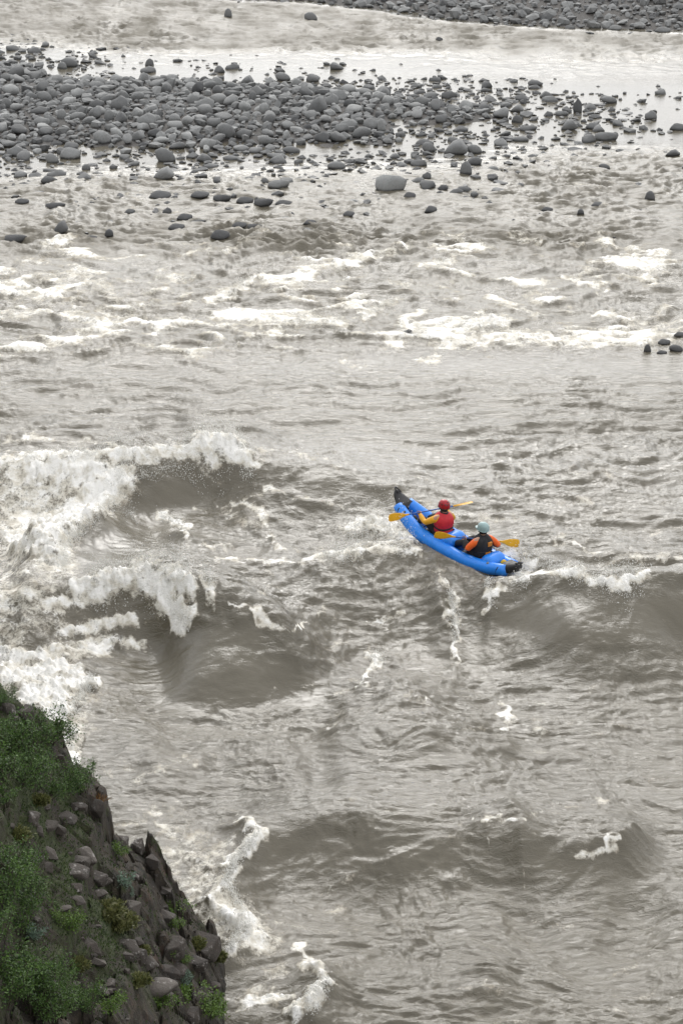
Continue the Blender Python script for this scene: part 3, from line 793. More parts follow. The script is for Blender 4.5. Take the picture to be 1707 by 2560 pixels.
# ------------------------------------------------------------------ kayak, paddlers, paddles
def simple(name, col, rough=.5, bump=0.0, scale=30, var=.12, spec=.5):
    S = NT(name)
    n = S.noise(scale, 4, .6)
    c = S.mix(S.range(n, .3, .7, 0, 1), tuple(x * (1 - var) for x in col), tuple(min(1, x * (1 + var)) for x in col))
    ins = dict(Base_Color=c, Roughness=S.range(S.noise(scale * .4, 3), .3, .7, rough * .8, min(1, rough * 1.2)), Specular_IOR_Level=spec)
    if bump: ins['Normal'] = S.bump(n, bump, .02)
    return S.done(**ins)
M = {
    'blue': simple('blue_raft_fabric', (.022, .235, .82), .34, .08, 9), 'blue_floor': simple('dark_blue_floor', (.012, .09, .36), .45, .1, 12),
    'black': simple('black_rubber', (.018, .018, .020), .55, .2, 25), 'black_cloth': simple('black_cloth', (.014, .014, .016), .8, .4, 30),
    'red': simple('red_nylon', (.52, .014, .026), .6, .5, 14), 'yellow_cloth': simple('yellow_nylon', (.72, .36, .012), .6, .6, 12),
    'orange': simple('orange_nylon', (.78, .12, .008), .6, .5, 12), 'blade': simple('yellow_plastic', (.80, .42, .015), .35, .05, 10),
    'shaft': simple('blue_shaft', (.02, .10, .38), .35), 'helmet_red': simple('red_helmet_shell', (.36, .010, .018), .28), 'helmet_grey': simple('pale_teal_helmet_shell', (.30, .42, .42), .35),
    'skin': simple('skin', (.46, .26, .18), .55), 'hair': simple('dark_hair', (.02, .014, .010), .7), 'grey': simple('grey_valve', (.17, .18, .18), .5),
    'bag': simple('yellow_bag_cloth', (.62, .40, .02), .7, .4), 'panel': simple('dull_orange_patch', (.55, .20, .02), .7),
    'white': simple('white_patch', (.7, .7, .7), .6), 'red_strap': simple('red_webbing', (.5, .03, .03), .7),
}

def loft(rings, closed_ends=True):
    """rings: list of (k,3) arrays joined one after the other"""
    k = len(rings[0]); v = np.concatenate(rings)
    f = []
    for i in range(len(rings) - 1):
        for j in range(k):
            f.append((i * k + j, i * k + (j + 1) % k, (i + 1) * k + (j + 1) % k, (i + 1) * k + j))
    me = bpy.data.meshes.new('loft')
    faces = [tuple(q) for q in f]
    if closed_ends: faces += [tuple(range(k))[::-1], tuple(range((len(rings) - 1) * k, len(rings) * k))]
    me.from_pydata([tuple(p) for p in v], [], faces)
    for p in me.polygons: p.use_smooth = True
    bm = bmesh.new(); bm.from_mesh(me); bmesh.ops.recalc_face_normals(bm, faces=bm.faces); bm.to_mesh(me); bm.free()
    return me

def tube(path, radii, k=14, squash=None):
    """round tube along a path of points"""
    P = np.array([list(p) for p in path], float); T = np.gradient(P, axis=0)
    rings = []
    prev = None
    for i, (p, t) in enumerate(zip(P, T)):
        t = t / np.linalg.norm(t)
        ref = np.array([0, 0, 1.0]) if abs(t[2]) < .9 else np.array([1.0, 0, 0])
        if prev is not None: ref = prev
        n1 = ref - t * (ref @ t); n1 /= np.linalg.norm(n1); n2 = np.cross(t, n1); prev = n1
        r = radii[i] if hasattr(radii, '__len__') else radii
        a = np.arange(k) * 2 * np.pi / k
        rings.append(p + r * (np.outer(np.cos(a), n1) * (squash or 1) + np.outer(np.sin(a), n2)))
    return loft(rings)

def piece(name, me, m, parent, label=None):
    me.name = name
    o = link(name, me, m, parent)
    if label: o['label'] = label
    return o

kayak = link('inflatable_kayak', None)
kayak.matrix_world = KM
tag(kayak, 'blue two-seat inflatable kayak with black bow and stern caps riding the wave crest', 'kayak')

xs_ = np.linspace(-1.72, 1.70, 44)
for sgn in (1, -1):
    pts = [(x, sgn * tube_c(x)[0], tube_c(x)[1]) for x in xs_]
    piece('side_tube', tube(pts, [tube_c(x)[2] * (1 + .012 * math.sin(x * 23)) for x in xs_], 20), M['blue'], kayak)
# inflated floor with lengthwise ribs
rings = []
for x in np.linspace(-1.45, 1.45, 24):
    y, zc, r = tube_c(x); hw = max(y - .02, .05); a = np.linspace(-1, 1, 25)
    top = np.stack([np.full(25, x), a * hw, zc - .06 + .03 * np.abs(np.cos(a * np.pi * 2.5))], -1)
    bot = np.stack([np.full(25, x), a[::-1] * hw, np.full(25, zc - .15)], -1)
    rings.append(np.concatenate([top, bot]))
piece('floor', loft(rings), M['blue_floor'], kayak)
def cap(sgn, tip_z):
    rings = []
    for x in np.linspace(1.56, 2.0, 10):
        y, zc, r = tube_c(sgn * x)
        t = (x - 1.56) / .44
        hw = (y + r + .012) * (1 - t) + .075 * t; hh = (r + .014) * (1 - .2 * t)
        if t > .97: hw *= .6; hh *= .7
        a = np.arange(22) * 2 * np.pi / 22
        ca, sa = np.cos(a), np.sin(a)
        e = .75
        rings.append(np.stack([np.full(22, sgn * x), hw * np.sign(ca) * np.abs(ca) ** e, zc + hh * np.sign(sa) * np.abs(sa) ** e + .05 * t], -1))
    return loft(rings)
for sgn, tz, nm in ((1, BOW_Z, 'bow_cap'), (-1, STERN_Z, 'stern_cap')):
    c = piece(nm, cap(sgn, tz), M['black'], kayak)
    y, zc, r = tube_c(sgn * 1.93)
    hp = [(sgn * (1.86 + .16 * math.sin(a)), .0 + .05 * math.cos(a * .999), zc + r + .02 + .075 * math.sin(a)) for a in np.linspace(0, math.pi, 9)]
    piece('grab_handle', tube(hp, .016, 8), M['black'], c)
# cross seats
def pillow(cx, cz, length, rad, flat):
    rings = []
    for s in np.linspace(-1, 1, 15):
        f = (1 - abs(s) ** 5) ** .5 if abs(s) < 1 else .12
        f = max(f, .25); a = np.arange(18) * 2 * np.pi / 18
        rings.append(np.stack([cx + rad * f * np.cos(a), np.full(18, s * length / 2), cz + rad * flat * f * np.sin(a)], -1))
    return loft(rings)
piece('cross_seat', pillow(.06, .33, .64, .20, .80), M['blue'], kayak)
piece('cross_seat', pillow(-1.19, .36, .60, .20, .85), M['blue'], kayak)
# valves, strap patches, hull seam
def disc(c, r, n=(0, 0, 1), h=.02):
    n = Vector(n).normalized(); c = Vector(c)
    return tube([c - n * h, c, c + n * h * .6, c + n * h], [r, r, r * .8, r * .35], 12)
for x, sg in ((-1.28, 1), (-.98, -1), (-1.42, -1), (.18, -1), (1.40, 1), (1.05, -1)):
    y, zc, r = tube_c(x)
    nrm_ = Vector((0, sg * .35, 1)).normalized()
    piece('valve', disc(Vector((x, sg * y, zc)) + nrm_ * r, .035, nrm_), M['grey'] if x < 1.2 else M['black'], kayak)
for x in (.75, -.42):
    y, zc, r = tube_c(x)
    piece('foot_brace', pillow(x, zc + .0, .50, .10, 1.0), M['black'], kayak)
for sg in (1, -1):
    for x in (.62, -.55):
        y, zc, r = tube_c(x)
        piece('thigh_strap', tube([(x - .25, sg * (y - .12), zc + .06), (x - .1, sg * (y - .16), zc + .22), (x + .12, sg * (y - .16), zc + .24), (x + .28, sg * (y - .12), zc + .08)], .022, 8, .5), M['black_cloth'], kayak)
bag = link('throw_bag', None); bag.matrix_world = KM @ Matrix.Translation((-1.46, -.06, .34))
tag(bag, 'small yellow bag with red cord tucked behind the rear seat of the kayak', 'bag')
piece('sack', tube([(0, 0, -.10), (0, 0, -.06), (0, 0, .05), (.01, 0, .10), (.01, 0, .13)], [.05, .085, .085, .06, .02], 12), M['bag'], bag)
piece('cord', tube([(-.06, .05, -.03), (-.12, .10, 0.03), (-.16, .14, .03), (-.20, .10, .02)], .014, 8), M['red_strap'], bag)

# ---- figures
def skin_mesh(name, nodes, edges, parent, m, root=0, sub=2):
    """nodes: {key: (x, y, z, rx, ry)}"""
    keys = list(nodes); idx = {k: i for i, k in enumerate(keys)}
    me = bpy.data.meshes.new(name)
    me.from_pydata([nodes[k][:3] for k in keys], [(idx[a], idx[b]) for a, b in edges], [])
    o = link(name, me, m, parent)
    sk = o.modifiers.new('Skin', 'SKIN'); sk.use_smooth_shade = True; sk.branch_smoothing = .4
    for i, k in enumerate(keys):
        d = me.skin_vertices[0].data[i]
        d.radius = nodes[k][3:5] if len(nodes[k]) > 4 else (nodes[k][3],) * 2
        d.use_root = (i == root)
    ss = o.modifiers.new('Subdivision', 'SUBSURF'); ss.levels = sub; ss.render_levels = sub
    return o

def lerp(a, b, t): return a + (b - a) * t

def rider(label, hip, twist, lhand, rhand, paddle_dir, cols, helmet_m, visor, lean, head_turn):
    """hip, hands and paddle direction in kayak coordinates"""
    root = link('person', None)
    root.matrix_world = KM @ Matrix.Translation(hip) @ Matrix.Rotation(twist, 4, 'Z') @ Matrix.Scale(1.08, 4)
    tag(root, label, 'person', 'kayak paddlers')
    inv = (Matrix.Translation(hip) @ Matrix.Rotation(twist, 4, 'Z') @ Matrix.Scale(1.08, 4)).inverted()
    L, R_ = inv @ lhand, inv @ rhand
    pd = (inv.to_3x3() @ paddle_dir).normalized()
    chest = Vector((lean * .7, 0, .36)); neck = Vector((lean, 0, .535)); head = neck + Vector((.03, 0, .135))
    n = {'pelvis': (0, 0, .03, .15, .13), 'waist': (lean * .25, 0, .17, .135, .115), 'chest': (*chest, .155, .13), 'upper': (lean * .9, 0, .46, .13, .10), 'neck': (*neck, .058, .058), 'jaw': (*(neck + Vector((.03, 0, .06))), .062, .062),
         'head': (*head, .085, .09), 'crown': (*(head + Vector((.0, 0, .075))), .06, .07), 'nose': (*(head + Vector((.1, 0, -.01))), .018, .02)}
    e = [('pelvis', 'waist'), ('waist', 'chest'), ('chest', 'upper'), ('upper', 'neck'), ('neck', 'jaw'), ('jaw', 'head'), ('head', 'crown'), ('head', 'nose')]
    arm = {}
    for s, hand in (('l', L), ('r', R_)):
        sg = 1 if s == 'l' else -1
        sh = Vector((lean * .9, sg * .185, .455))
        reach = hand - sh
        mid = sh + reach * .52
        d = max(.0, .31 ** 2 - (reach.length / 2) ** 2) ** .5
        down = Vector((-.25, sg * .55, -.8)); down -= reach.normalized() * down.dot(reach.normalized()); down.normalize()
        el = mid + down * d
        wr = lerp(el, hand, .86)
        n['sh' + s] = (*sh, .075, .075); n['ua' + s] = (*lerp(sh, el, .5), .058, .058); n['el' + s] = (*el, .047, .047)
        n['fa' + s] = (*lerp(el, wr, .45), .045, .045); n['wr' + s] = (*wr, .030, .032)
        back = (el - hand).normalized(); side = pd
        palm = hand + back * .045
        n['pa' + s] = (*palm, .026, .036)
        e += [('upper', 'sh' + s), ('sh' + s, 'ua' + s), ('ua' + s, 'el' + s), ('el' + s, 'fa' + s), ('fa' + s, 'wr' + s), ('wr' + s, 'pa' + s)]
        up = side.cross(back).normalized()
        for k in range(4):
            off = side * (k - 1.5) * .021
            l = (1, 1.1, 1.05, .85)[k]
            pts = [palm + off + up * .026 + back * -.02 * l, hand + off + up * .027 - back * .014 * l, hand + off - back * .034 * l - up * .004, hand + off - back * .022 - up * .026 * l]
            for q, p in enumerate(pts): n[f'f{s}{k}{q}'] = (*p, .0095 - q * .0008, .0095 - q * .0008)
            e += [('pa' + s, f'f{s}{k}0')] + [(f'f{s}{k}{q}', f'f{s}{k}{q + 1}') for q in range(3)]
        for q, p in enumerate([palm + side * .036 - up * .008, palm + side * .03 - up * .028 - back * .03, palm + side * .014 - up * .03 - back * .055]): n[f't{s}{q}'] = (*p, .011, .011)
        e += [('pa' + s, f't{s}0'), (f't{s}0', f't{s}1'), (f't{s}1', f't{s}2')]
        hp = Vector((.03, sg * .10, .02)); kn = Vector((.40, sg * .19, .24)); an = Vector((.72, sg * .15, .03)); toe = Vector((.83, sg * .16, .13))
        n['hp' + s] = (*hp, .10, .10); n['th' + s] = (*lerp(hp, kn, .5), .088, .085); n['kn' + s] = (*kn, .066, .064); n['ca' + s] = (*lerp(kn, an, .35), .058, .062); n['an' + s] = (*an, .040, .042); n['toe' + s] = (*toe, .036, .045)
        e += [('pelvis', 'hp' + s), ('hp' + s, 'th' + s), ('th' + s, 'kn' + s), ('kn' + s, 'ca' + s), ('ca' + s, 'an' + s), ('an' + s, 'toe' + s)]
    skin_mesh('body', n, e, root, M['skin'])
    sub_nodes = lambda keys, g: {k: (*n[k][:3], n[k][3] + g, n[k][4] + g) for k in keys}
    arms = ['shl', 'ual', 'ell', 'fal', 'wrl', 'shr', 'uar', 'elr', 'far', 'wrr']
    jk = ['waist', 'pelvis', 'chest', 'upper', 'shl', 'ual', 'ell', 'shr', 'uar', 'elr'] + (arms if cols['cuff'] is None else [])
    jk = list(dict.fromkeys(jk))
    jn = sub_nodes(jk, .020)
    for k in ('wrl', 'wrr'):
        if k in jn: jn[k] = (*jn[k][:3], .046, .046)
    skin_mesh('jacket', jn, [(a, b) for a, b in e if a in jk and b in jk], root, cols['jacket'])
    if cols['cuff'] is not None:
        for s in 'lr':
            ck = ['el' + s, 'fa' + s, 'wr' + s]
            cn = sub_nodes(ck, .021)
            skin_mesh('cuff', cn, [(ck[0], ck[1]), (ck[1], ck[2])], root, cols['cuff'])
    lk = ['pelvis'] + [k + s for s in 'lr' for k in ('hp', 'th', 'kn', 'ca', 'an')]
    skin_mesh('trousers', sub_nodes(lk, .018), [(a, b) for a, b in e if a in lk and b in lk], root, M['black_cloth'])
    for s in 'lr':
        skin_mesh('boot', sub_nodes(['an' + s, 'toe' + s], .018), [('an' + s, 'toe' + s)], root, M['black'], sub=1)
    # life vest: padded shell round the chest, open at the arms
    rings = []
    a = np.arange(28) * 2 * np.pi / 28
    for z_, wx_, wy_, ox in ((.10, .150, .185, .02), (.115, .172, .205, .02), (.17, .178, .212, .0), (.21, .168, .205, 0), (.23, .168, .205, 0), (.30, .188, .225, 0), (.38, .190, .225, 0), (.445, .178, .205, 0), (.49, .150, .170, 0), (.53, .115, .125, .0), (.555, .085, .095, .0)):
        cx = lean * min(1, z_ / .5) + ox * .2
        rings.append(np.stack([cx + wx_ * np.sign(np.cos(a)) * np.abs(np.cos(a)) ** .75, wy_ * np.sign(np.sin(a)) * np.abs(np.sin(a)) ** .85, np.full(28, z_)], -1))
    vest = piece('life_vest', loft(rings), cols['vest'], root)
    belt = []
    for z_ in (.205, .212, .235, .242):
        cx = lean * z_ / .5; g = .006 if z_ in (.205, .242) else .012
        belt.append(np.stack([cx + (.172 + g) * np.sign(np.cos(a)) * np.abs(np.cos(a)) ** .75, (.208 + g) * np.sign(np.sin(a)) * np.abs(np.sin(a)) ** .85, np.full(28, z_)], -1))
    piece('belt', loft(belt), M['black_cloth'], vest)
    for (py, pz, w, h) in cols['panels']:
        cx = lean * pz / .5 - .19
        v8 = [(cx + dx, py + sy * w / 2, pz + sz * h / 2) for dx in (-.012, .05) for sy, sz in ((-1, -1), (1, -1), (1, 1), (-1, 1))]
        me = bpy.data.meshes.new('back_panel')
        me.from_pydata(v8, [], [(3, 2, 1, 0), (4, 5, 6, 7), (0, 1, 5, 4), (1, 2, 6, 5), (2, 3, 7, 6), (3, 0, 4, 7)])
        piece('back_panel', me, M['panel'], vest)
    piece('collar', tube([(neck.x + .075 * math.cos(t), .075 * math.sin(t), neck.z - .0) for t in np.linspace(0, 2 * math.pi, 17)], .030, 8), cols['collar'], root)
    # helmet with rim, vents and chin strap
    H = Matrix.Translation(head + Vector((0, 0, .035))) @ Matrix.Rotation(head_turn, 4, 'Z')
    rings = []
    b = np.arange(26) * 2 * np.pi / 26
    for t in np.linspace(-.28, 1.0, 12):
        rr = math.sqrt(max(0, 1 - max(t, 0) ** 2.3)) if t > 0 else 1.0 - .12 * t * t
        rr = max(rr, .06)
        drop = np.where(np.abs(np.sin(b)) > .6, -.012, 0) if t < -.1 else 0
        rings.append(np.stack([.135 * rr * np.cos(b), .113 * rr * np.sin(b), .128 * t + np.zeros(26) + drop], -1))
    hm = piece('helmet', loft(rings), helmet_m, root); hm.matrix_local = H
    rim = []
    piece('rim', tube([(.138 * math.cos(t), .116 * math.sin(t), -.034 - (.012 if abs(math.sin(t)) > .6 else 0)) for t in np.linspace(0, 2 * math.pi, 25)], .008, 6), helmet_m if visor else M['black'], hm)
    if visor:
        vr = []
        for q, wd, dz in ((.0, .10, 0), (.035, .095, -.004), (.065, .075, -.012), (.075, .05, -.015)):
            yv = np.linspace(-1, 1, 9)
            xx = .112 + q - .035 * yv ** 2
            top = np.stack([xx, yv * wd, -.012 + dz + 0 * yv], -1); bot = np.stack([xx, yv[::-1] * wd, -.024 + dz + 0 * yv], -1)
            vr.append(np.concatenate([top, bot]))
        piece('visor', loft(vr), helmet_m, hm)
    else:
        for (aa, tt) in ((2.6, .45), (3.1, .5), (3.7, .45), (2.2, .5), (1.6, .42), (2.9, .82), (3.5, .82), (1.0, .5), (4.3, .5)):
            p = Vector((.135 * math.cos(aa) * math.sqrt(1 - tt ** 2.3), .113 * math.sin(aa) * math.sqrt(1 - tt ** 2.3), .128 * tt))
            piece('vent', disc(p, .015, p, .006), M['black'], hm)
    for sg in (1, -1):
        piece('chin_strap', tube([(.02, sg * .108, -.03), (.05, sg * .098, -.08), (.085, sg * .04, -.125), (.09, 0, -.13)], .008, 6), M['black'], hm)
    hr = [(-.06 + head.x, 0, head.z - .02)]
    piece('hair', loft([np.stack([head.x - .012 + .098 * rr * np.cos(b), .092 * rr * np.sin(b), np.full(26, head.z + zz)], -1) for zz, rr in ((-.095, .55), (-.085, .8), (-.04, .96), (.0, 1.0), (.05, .95))]) if cols['hair'] else disc((head.x - .03, 0, head.z - .02), .05, (1, 0, 0)), M['hair'], root)
    return root

def paddle(label, ltip, rtip, roll_l, roll_r):
    """ltip, rtip: world points"""
    root = link('kayak_paddle', None)
    ax = (rtip - ltip); Ln = ax.length; ax.normalize()
    zz = Vector((0, 0, 1)); zz -= ax * zz.dot(ax); zz.normalize(); yy = zz.cross(ax)
    m = Matrix((ax, yy, zz)).transposed().to_4x4(); m.translation = (ltip + rtip) / 2
    root.matrix_world = m
    tag(root, label, 'paddle', 'yellow bladed kayak paddles')
    h = Ln / 2; bl = .50
    sh = piece('shaft', tube([(-h + bl - .05, 0, 0), (-.3, 0, 0), (.3, 0, 0), (h - bl + .05, 0, 0)], .0165, 10), M['shaft'], root)
    for sg, roll in ((-1, roll_l), (1, roll_r)):
        rings = []
        a = np.arange(16) * 2 * np.pi / 16
        for s, w, o in ((0, .020, 0), (.08, .026, 0), (.16, .055, 0), (.24, .085, .004), (.34, .103, .008), (.44, .102, .008), (.49, .085, .012), (.505, .055, .02)):
            th = .012 if s > .1 else .017
            th *= 1 - .5 * s
            x_ = sg * (h - bl + s)
            cup = .018 * (s / .5) ** 2
            rings.append(np.stack([np.full(16, x_), w * np.cos(a) + o, th * np.sin(a) + cup], -1))
        b = piece('blade', loft(rings), M['blade'], root)
        b.matrix_local = Matrix.Rotation(roll, 4, 'X')
        piece('rib', tube([(sg * (h - bl + .02), 0, .006), (sg * (h - .3), 0, .014), (sg * (h - .1), 0, .024)], [.018, .014, .004], 8), M['blade'], b)
    return root

def crop_pt(cx, cy, y):          # a point of the kayak close-up, at a given distance
    return on_y((940 + cx / 3.92) / KD, (1200 + cy / 3.92) / KD, y)

HIP_F, HIP_R = Vector((.36, .02, .28)), Vector((-.86, .02, .26))
yF, yR = (KM @ (HIP_F + Vector((.42, 0, .3)))).y, (KM @ (HIP_R + Vector((.40, 0, .3)))).y
yF, yR = yF - .02, yR - .08
pf_l, pf_r = crop_pt(128, 372, yF - .30), crop_pt(940, 222, yF + .50)
pr_l, pr_r = crop_pt(575, 537, yR - .14), crop_pt(1400, 622, yR + .26)
KD3 = KI.to_3x3()
front = rider('paddler in red helmet, red life vest and yellow jacket in the front seat', HIP_F, -.12, KI @ lerp(pf_l, pf_r, .355), KI @ lerp(pf_l, pf_r, .665), KD3 @ (pf_r - pf_l),
              dict(jacket=M['yellow_cloth'], cuff=None, vest=M['red'], collar=M['black_cloth'], panels=[], hair=True), M['helmet_red'], False, .07, .25)
rear = rider('paddler in pale teal helmet, black vest and orange jacket in the rear seat', HIP_R, -.12, KI @ lerp(pr_l, pr_r, .345), KI @ lerp(pr_l, pr_r, .63), KD3 @ (pr_r - pr_l),
             dict(jacket=M['orange'], cuff=M['black_cloth'], vest=M['black_cloth'], collar=M['black_cloth'], panels=[(-.04, .40, .11, .09), (.0, .17, .13, .11)], hair=True), M['helmet_grey'], True, .06, .35)
paddle('front paddler\'s kayak paddle, left yellow blade lifted over the near tube', pf_l, pf_r, math.radians(-88), math.radians(-12))
paddle('rear paddler\'s kayak paddle, yellow blades on both sides of the orange jacket', pr_l, pr_r, math.radians(-72), math.radians(-88))

# ------------------------------------------------------------------ rocky river bank, lower left
OUT = [(0, 1592), (40, 1607), (62, 1637), (97, 1657), (102, 1682), (132, 1702), (155, 1747), (168, 1785), (205, 1812), (243, 1845), (248, 1880), (272, 1905), (310, 1935), (345, 1960), (368, 1990), (378, 2012), (420, 2065), (450, 2100), (490, 2140), (513, 2195)]
prof = []
for i, (u_, v_) in enumerate(OUT):
    w_ = on_y(u_, v_, 33.0 + 1.6 * (i / (len(OUT) - 1)) ** 2)
    prof.append((w_.x, w_.z))
prof_x = np.array([-18, -9] + [p[0] for p in prof] + [-1.75, .5]); prof_z = np.array([prof[0][1] + 10, prof[0][1] + 3.6] + [p[1] for p in prof] + [-.6, -3.0])
o_ = np.argsort(prof_x); prof_x, prof_z = prof_x[o_], prof_z[o_]

def worley(x, y, seed):
    """cell value, distance to nearest and second nearest point of a jittered grid"""
    xi, yi = np.floor(x).astype(np.int64), np.floor(y).astype(np.int64)
    d1 = np.full(x.shape, 9.0); d2 = np.full(x.shape, 9.0); val = np.zeros(x.shape)
    for a in (-1, 0, 1):
        for b in (-1, 0, 1):
            cx, cy = xi + a, yi + b
            h = _perm[(_perm[(cx + seed * 13) & 511] + cy) & 511]; h2 = _perm[(h + 77) & 511]
            d = np.hypot(cx + .15 + .7 * h / 511 - x, cy + .15 + .7 * h2 / 511 - y)
            nearer = d < d1
            d2 = np.where(nearer, d1, np.minimum(d2, d)); val = np.where(nearer, _perm[(h + 191) & 511] / 511, val); d1 = np.where(nearer, d, d1)
    return val, d1, d2

def bank_smooth(x, y):
    yn = np.interp(x, [-18, -7, -5, -2], [52, 36, 33, 34.6])
    xs = x + .22 * perlin(y * .45, x * .3, 91) * sstep(32.5, 29, y)
    h = np.interp(xs, prof_x, prof_z)
    near = yn - y
    h = h + .09 * np.maximum(near, 0) * sstep(-1.9, -3, x) - 2.6 * np.maximum(-near, 0) - .8 * np.maximum(-near - .4, 0)
    return h
def rocky_bank(x, y):
    """height plus blocky relief; steep rock is displaced sideways elsewhere, so keep it modest"""
    h = bank_smooth(x, y)
    c1, d1, d2 = worley(x * 1.9 + .4 * perlin(x, y, 92), y * 1.25 + h * .5, 5)
    c2, e1, e2 = worley(x * 4.6, y * 3.1 + h * 1.2, 6)
    rock = sstep(-.25, .35, perlin(x * .5 + 3.1, y * .28, 93) + .42 * (x + 3.9))
    rel = (.25 + .75 * rock) * ((c1 - .5) * .55 + (c2 - .5) * .24 - .16 * np.exp(-((d2 - d1) / .07) ** 2) - .07 * np.exp(-((e2 - e1) / .07) ** 2))
    return h + rel + .10 * fbm(x * 1.7, y * 1.4, 94, 4), rock
bx_ = np.concatenate([np.arange(-16, -6.5, .4), np.arange(-6.5, -.6, .033)]); by_ = np.concatenate([np.arange(6, 19, .5), np.arange(19, 36.5, .05), np.arange(36.5, 54, .6)])
BX, BY = np.meshgrid(bx_, by_)
bz, brock = rocky_bank(BX.ravel(), BY.ravel())
R_ = NT('basalt_bank')
rp = R_.node('ShaderNodeNewGeometry').outputs['Position']
rz_ = R_.node('ShaderNodeSeparateXYZ', {0: rp}).outputs[2]
rk = R_.attr('rock')
basalt = R_.ramp(R_.noise(5, 6, .65, vec=rp), [(.3, (.012, .010, .008)), (.5, (.033, .026, .018)), (.72, (.080, .062, .044))])
basalt = R_.mix(R_.range(R_.noise(2.2, 4, .6, vec=rp), .56, .68, 0, .55), basalt, (.085, .046, .030))
lich = R_.math('MULTIPLY', R_.range(R_.noise(11, 6, .75, vec=rp), .60, .67, 0, 1), R_.range(R_.noise(1.3, 3, .5, vec=rp), .48, .60, 0, 1))
basalt = R_.mix(R_.math('MULTIPLY', lich, .75), basalt, (.32, .30, .28))
soil = R_.ramp(R_.noise(9, 6, .7, vec=rp), [(.3, (.012, .009, .006)), (.6, (.036, .026, .016)), (.8, (.075, .056, .036))])
moss = R_.ramp(R_.noise(16, 6, .7, vec=rp), [(.3, (.018, .026, .008)), (.6, (.052, .068, .018)), (.8, (.10, .105, .035))])
soil = R_.mix(R_.range(R_.noise(1.5, 5, .65, vec=rp), .42, .54, 0, .95), soil, moss)
bc = R_.mix(rk, soil, basalt)
mossy = R_.math('MULTIPLY', R_.range(R_.noise(3.3, 5, .65, vec=rp), .56, .66, 0, .8), rk)
bc = R_.mix(mossy, bc, moss)
wetb = R_.range(rz_, .1, .9, 1, 0, 'SMOOTHSTEP')
bc = R_.mix(wetb, bc, R_.mix(.55, (.0, .0, .0), bc))
mat_bank = R_.done(Base_Color=bc, Roughness=R_.math('MULTIPLY_ADD', wetb, -.45, .85), Normal=R_.bump(R_.noise(18, 6, .7, vec=rp), .9, .06))
ob = link('rocky_river_bank', mesh_np('rocky_river_bank', np.stack([BX.ravel(), BY.ravel(), bz], -1), grid_faces(*BX.shape), False, {'rock': brock}), mat_bank)
tag(ob, kind='structure')

def bank_at(x, y): return float(rocky_bank(np.array([x]), np.array([y]))[0][0])
_tt = np.linspace(16, 46, 3000)
def bank_hit(u, v):
    """where the line of sight through a photo position meets the bank"""
    dx, dy, dz = ray(u, v)
    t = _tt / dy
    hz = rocky_bank(dx * t, _tt)[0]
    i = np.argmax(CAM_H + dz * t <= hz)
    if i == 0: return None
    return Vector((float(dx * t[i]), float(_tt[i]), float(hz[i])))
def bank_normal(p):
    e = .25
    s = lambda a, b: float(bank_smooth(np.array([a]), np.array([b]))[0])
    return Vector((-(s(p.x + e, p.y) - s(p.x - e, p.y)) / (2 * e), -(s(p.x, p.y + e) - s(p.x, p.y - e)) / (2 * e), 1)).normalized()

# loose and outcropping rocks
def angular(seed, flat=False):
    r = np.random.default_rng(seed)
    bm = bmesh.new()
    for _ in range(16):
        p = r.normal(size=3); p /= np.abs(p).max() * r.uniform(1.0, 1.25); bm.verts.new(p * np.array([1, r.uniform(.7, 1), 1]))
    res = bmesh.ops.convex_hull(bm, input=bm.verts)
    bmesh.ops.delete(bm, geom=[g for g in res['geom_interior'] if isinstance(g, bmesh.types.BMVert)], context='VERTS')
    bmesh.ops.bevel(bm, geom=bm.edges[:], offset=.05, segments=1, affect='EDGES')
    me = bpy.data.meshes.new('bank_rock'); bm.to_mesh(me); bm.free()
    return me
RK = NT('bank_rock_surface')
kp = RK.node('ShaderNodeNewGeometry').outputs['Position']
kt = RK.node('ShaderNodeSeparateColor', {0: RK.node('ShaderNodeObjectInfo').outputs['Color']}).outputs[0]
kc = RK.mix(kt, (.022, .018, .015), (.16, .14, .12))
kc = RK.mix(RK.range(RK.noise(7, 6, .65, vec=kp), .4, .7, 0, .6), kc, RK.mix(kt, (.055, .036, .026), (.10, .088, .08)))
klich = RK.math('MULTIPLY', RK.range(RK.noise(13, 6, .75, vec=kp), .56, .63, 0, 1), RK.range(RK.noise(1.6, 3, .5, vec=kp), .46, .56, 0, 1))
kc = RK.mix(RK.math('MULTIPLY', klich, .7), kc, (.34, .32, .30))
mat_rock = RK.done(Base_Color=kc, Roughness=.8, Normal=RK.bump(RK.noise(22, 6, .7, vec=kp), .7, .04))
ANG = []
for k in range(9):
    me = angular(300 + k); me.materials.append(mat_rock); ANG.append(me)

def bank_rock(u, v, w, h, tone, label, k=None, group=None, smooth=False, seedr=None):
    p = bank_hit(u, v)
    if p is None: return None
    r = seedr or random
    s = float(px_per_m(p.x, p.y, p.z))
    me = SMOOTH_ROCK if smooth else ANG[(k if k is not None else r.randrange(9)) % 9]
    o = link('bank_rock', me)
    n = bank_normal(p)
    o.location = p - n * (.06 * h / s)
    o.scale = (w / s / 2 * 1.05, w / s / 2 * r.uniform(.8, 1.2), h / s / 2 * 1.1)
    o.rotation_euler = (r.uniform(-.3, .3), r.uniform(-.1, .5), r.uniform(-.5, .5))
    o.color = (tone, tone, tone, 1)
    tag(o, label, 'rock', group or 'rocks on the dark bank')
    return o
v_, f_ = stone_shape(777, 3, 4, .05)
SMOOTH_ROCK = mesh_np('bank_rock', v_, f_, True); SMOOTH_ROCK.materials.append(mat_rock)
cp = lambda a, b: (a * .3554, b * .3554 + 1515.7)        # a position in the bank close-up
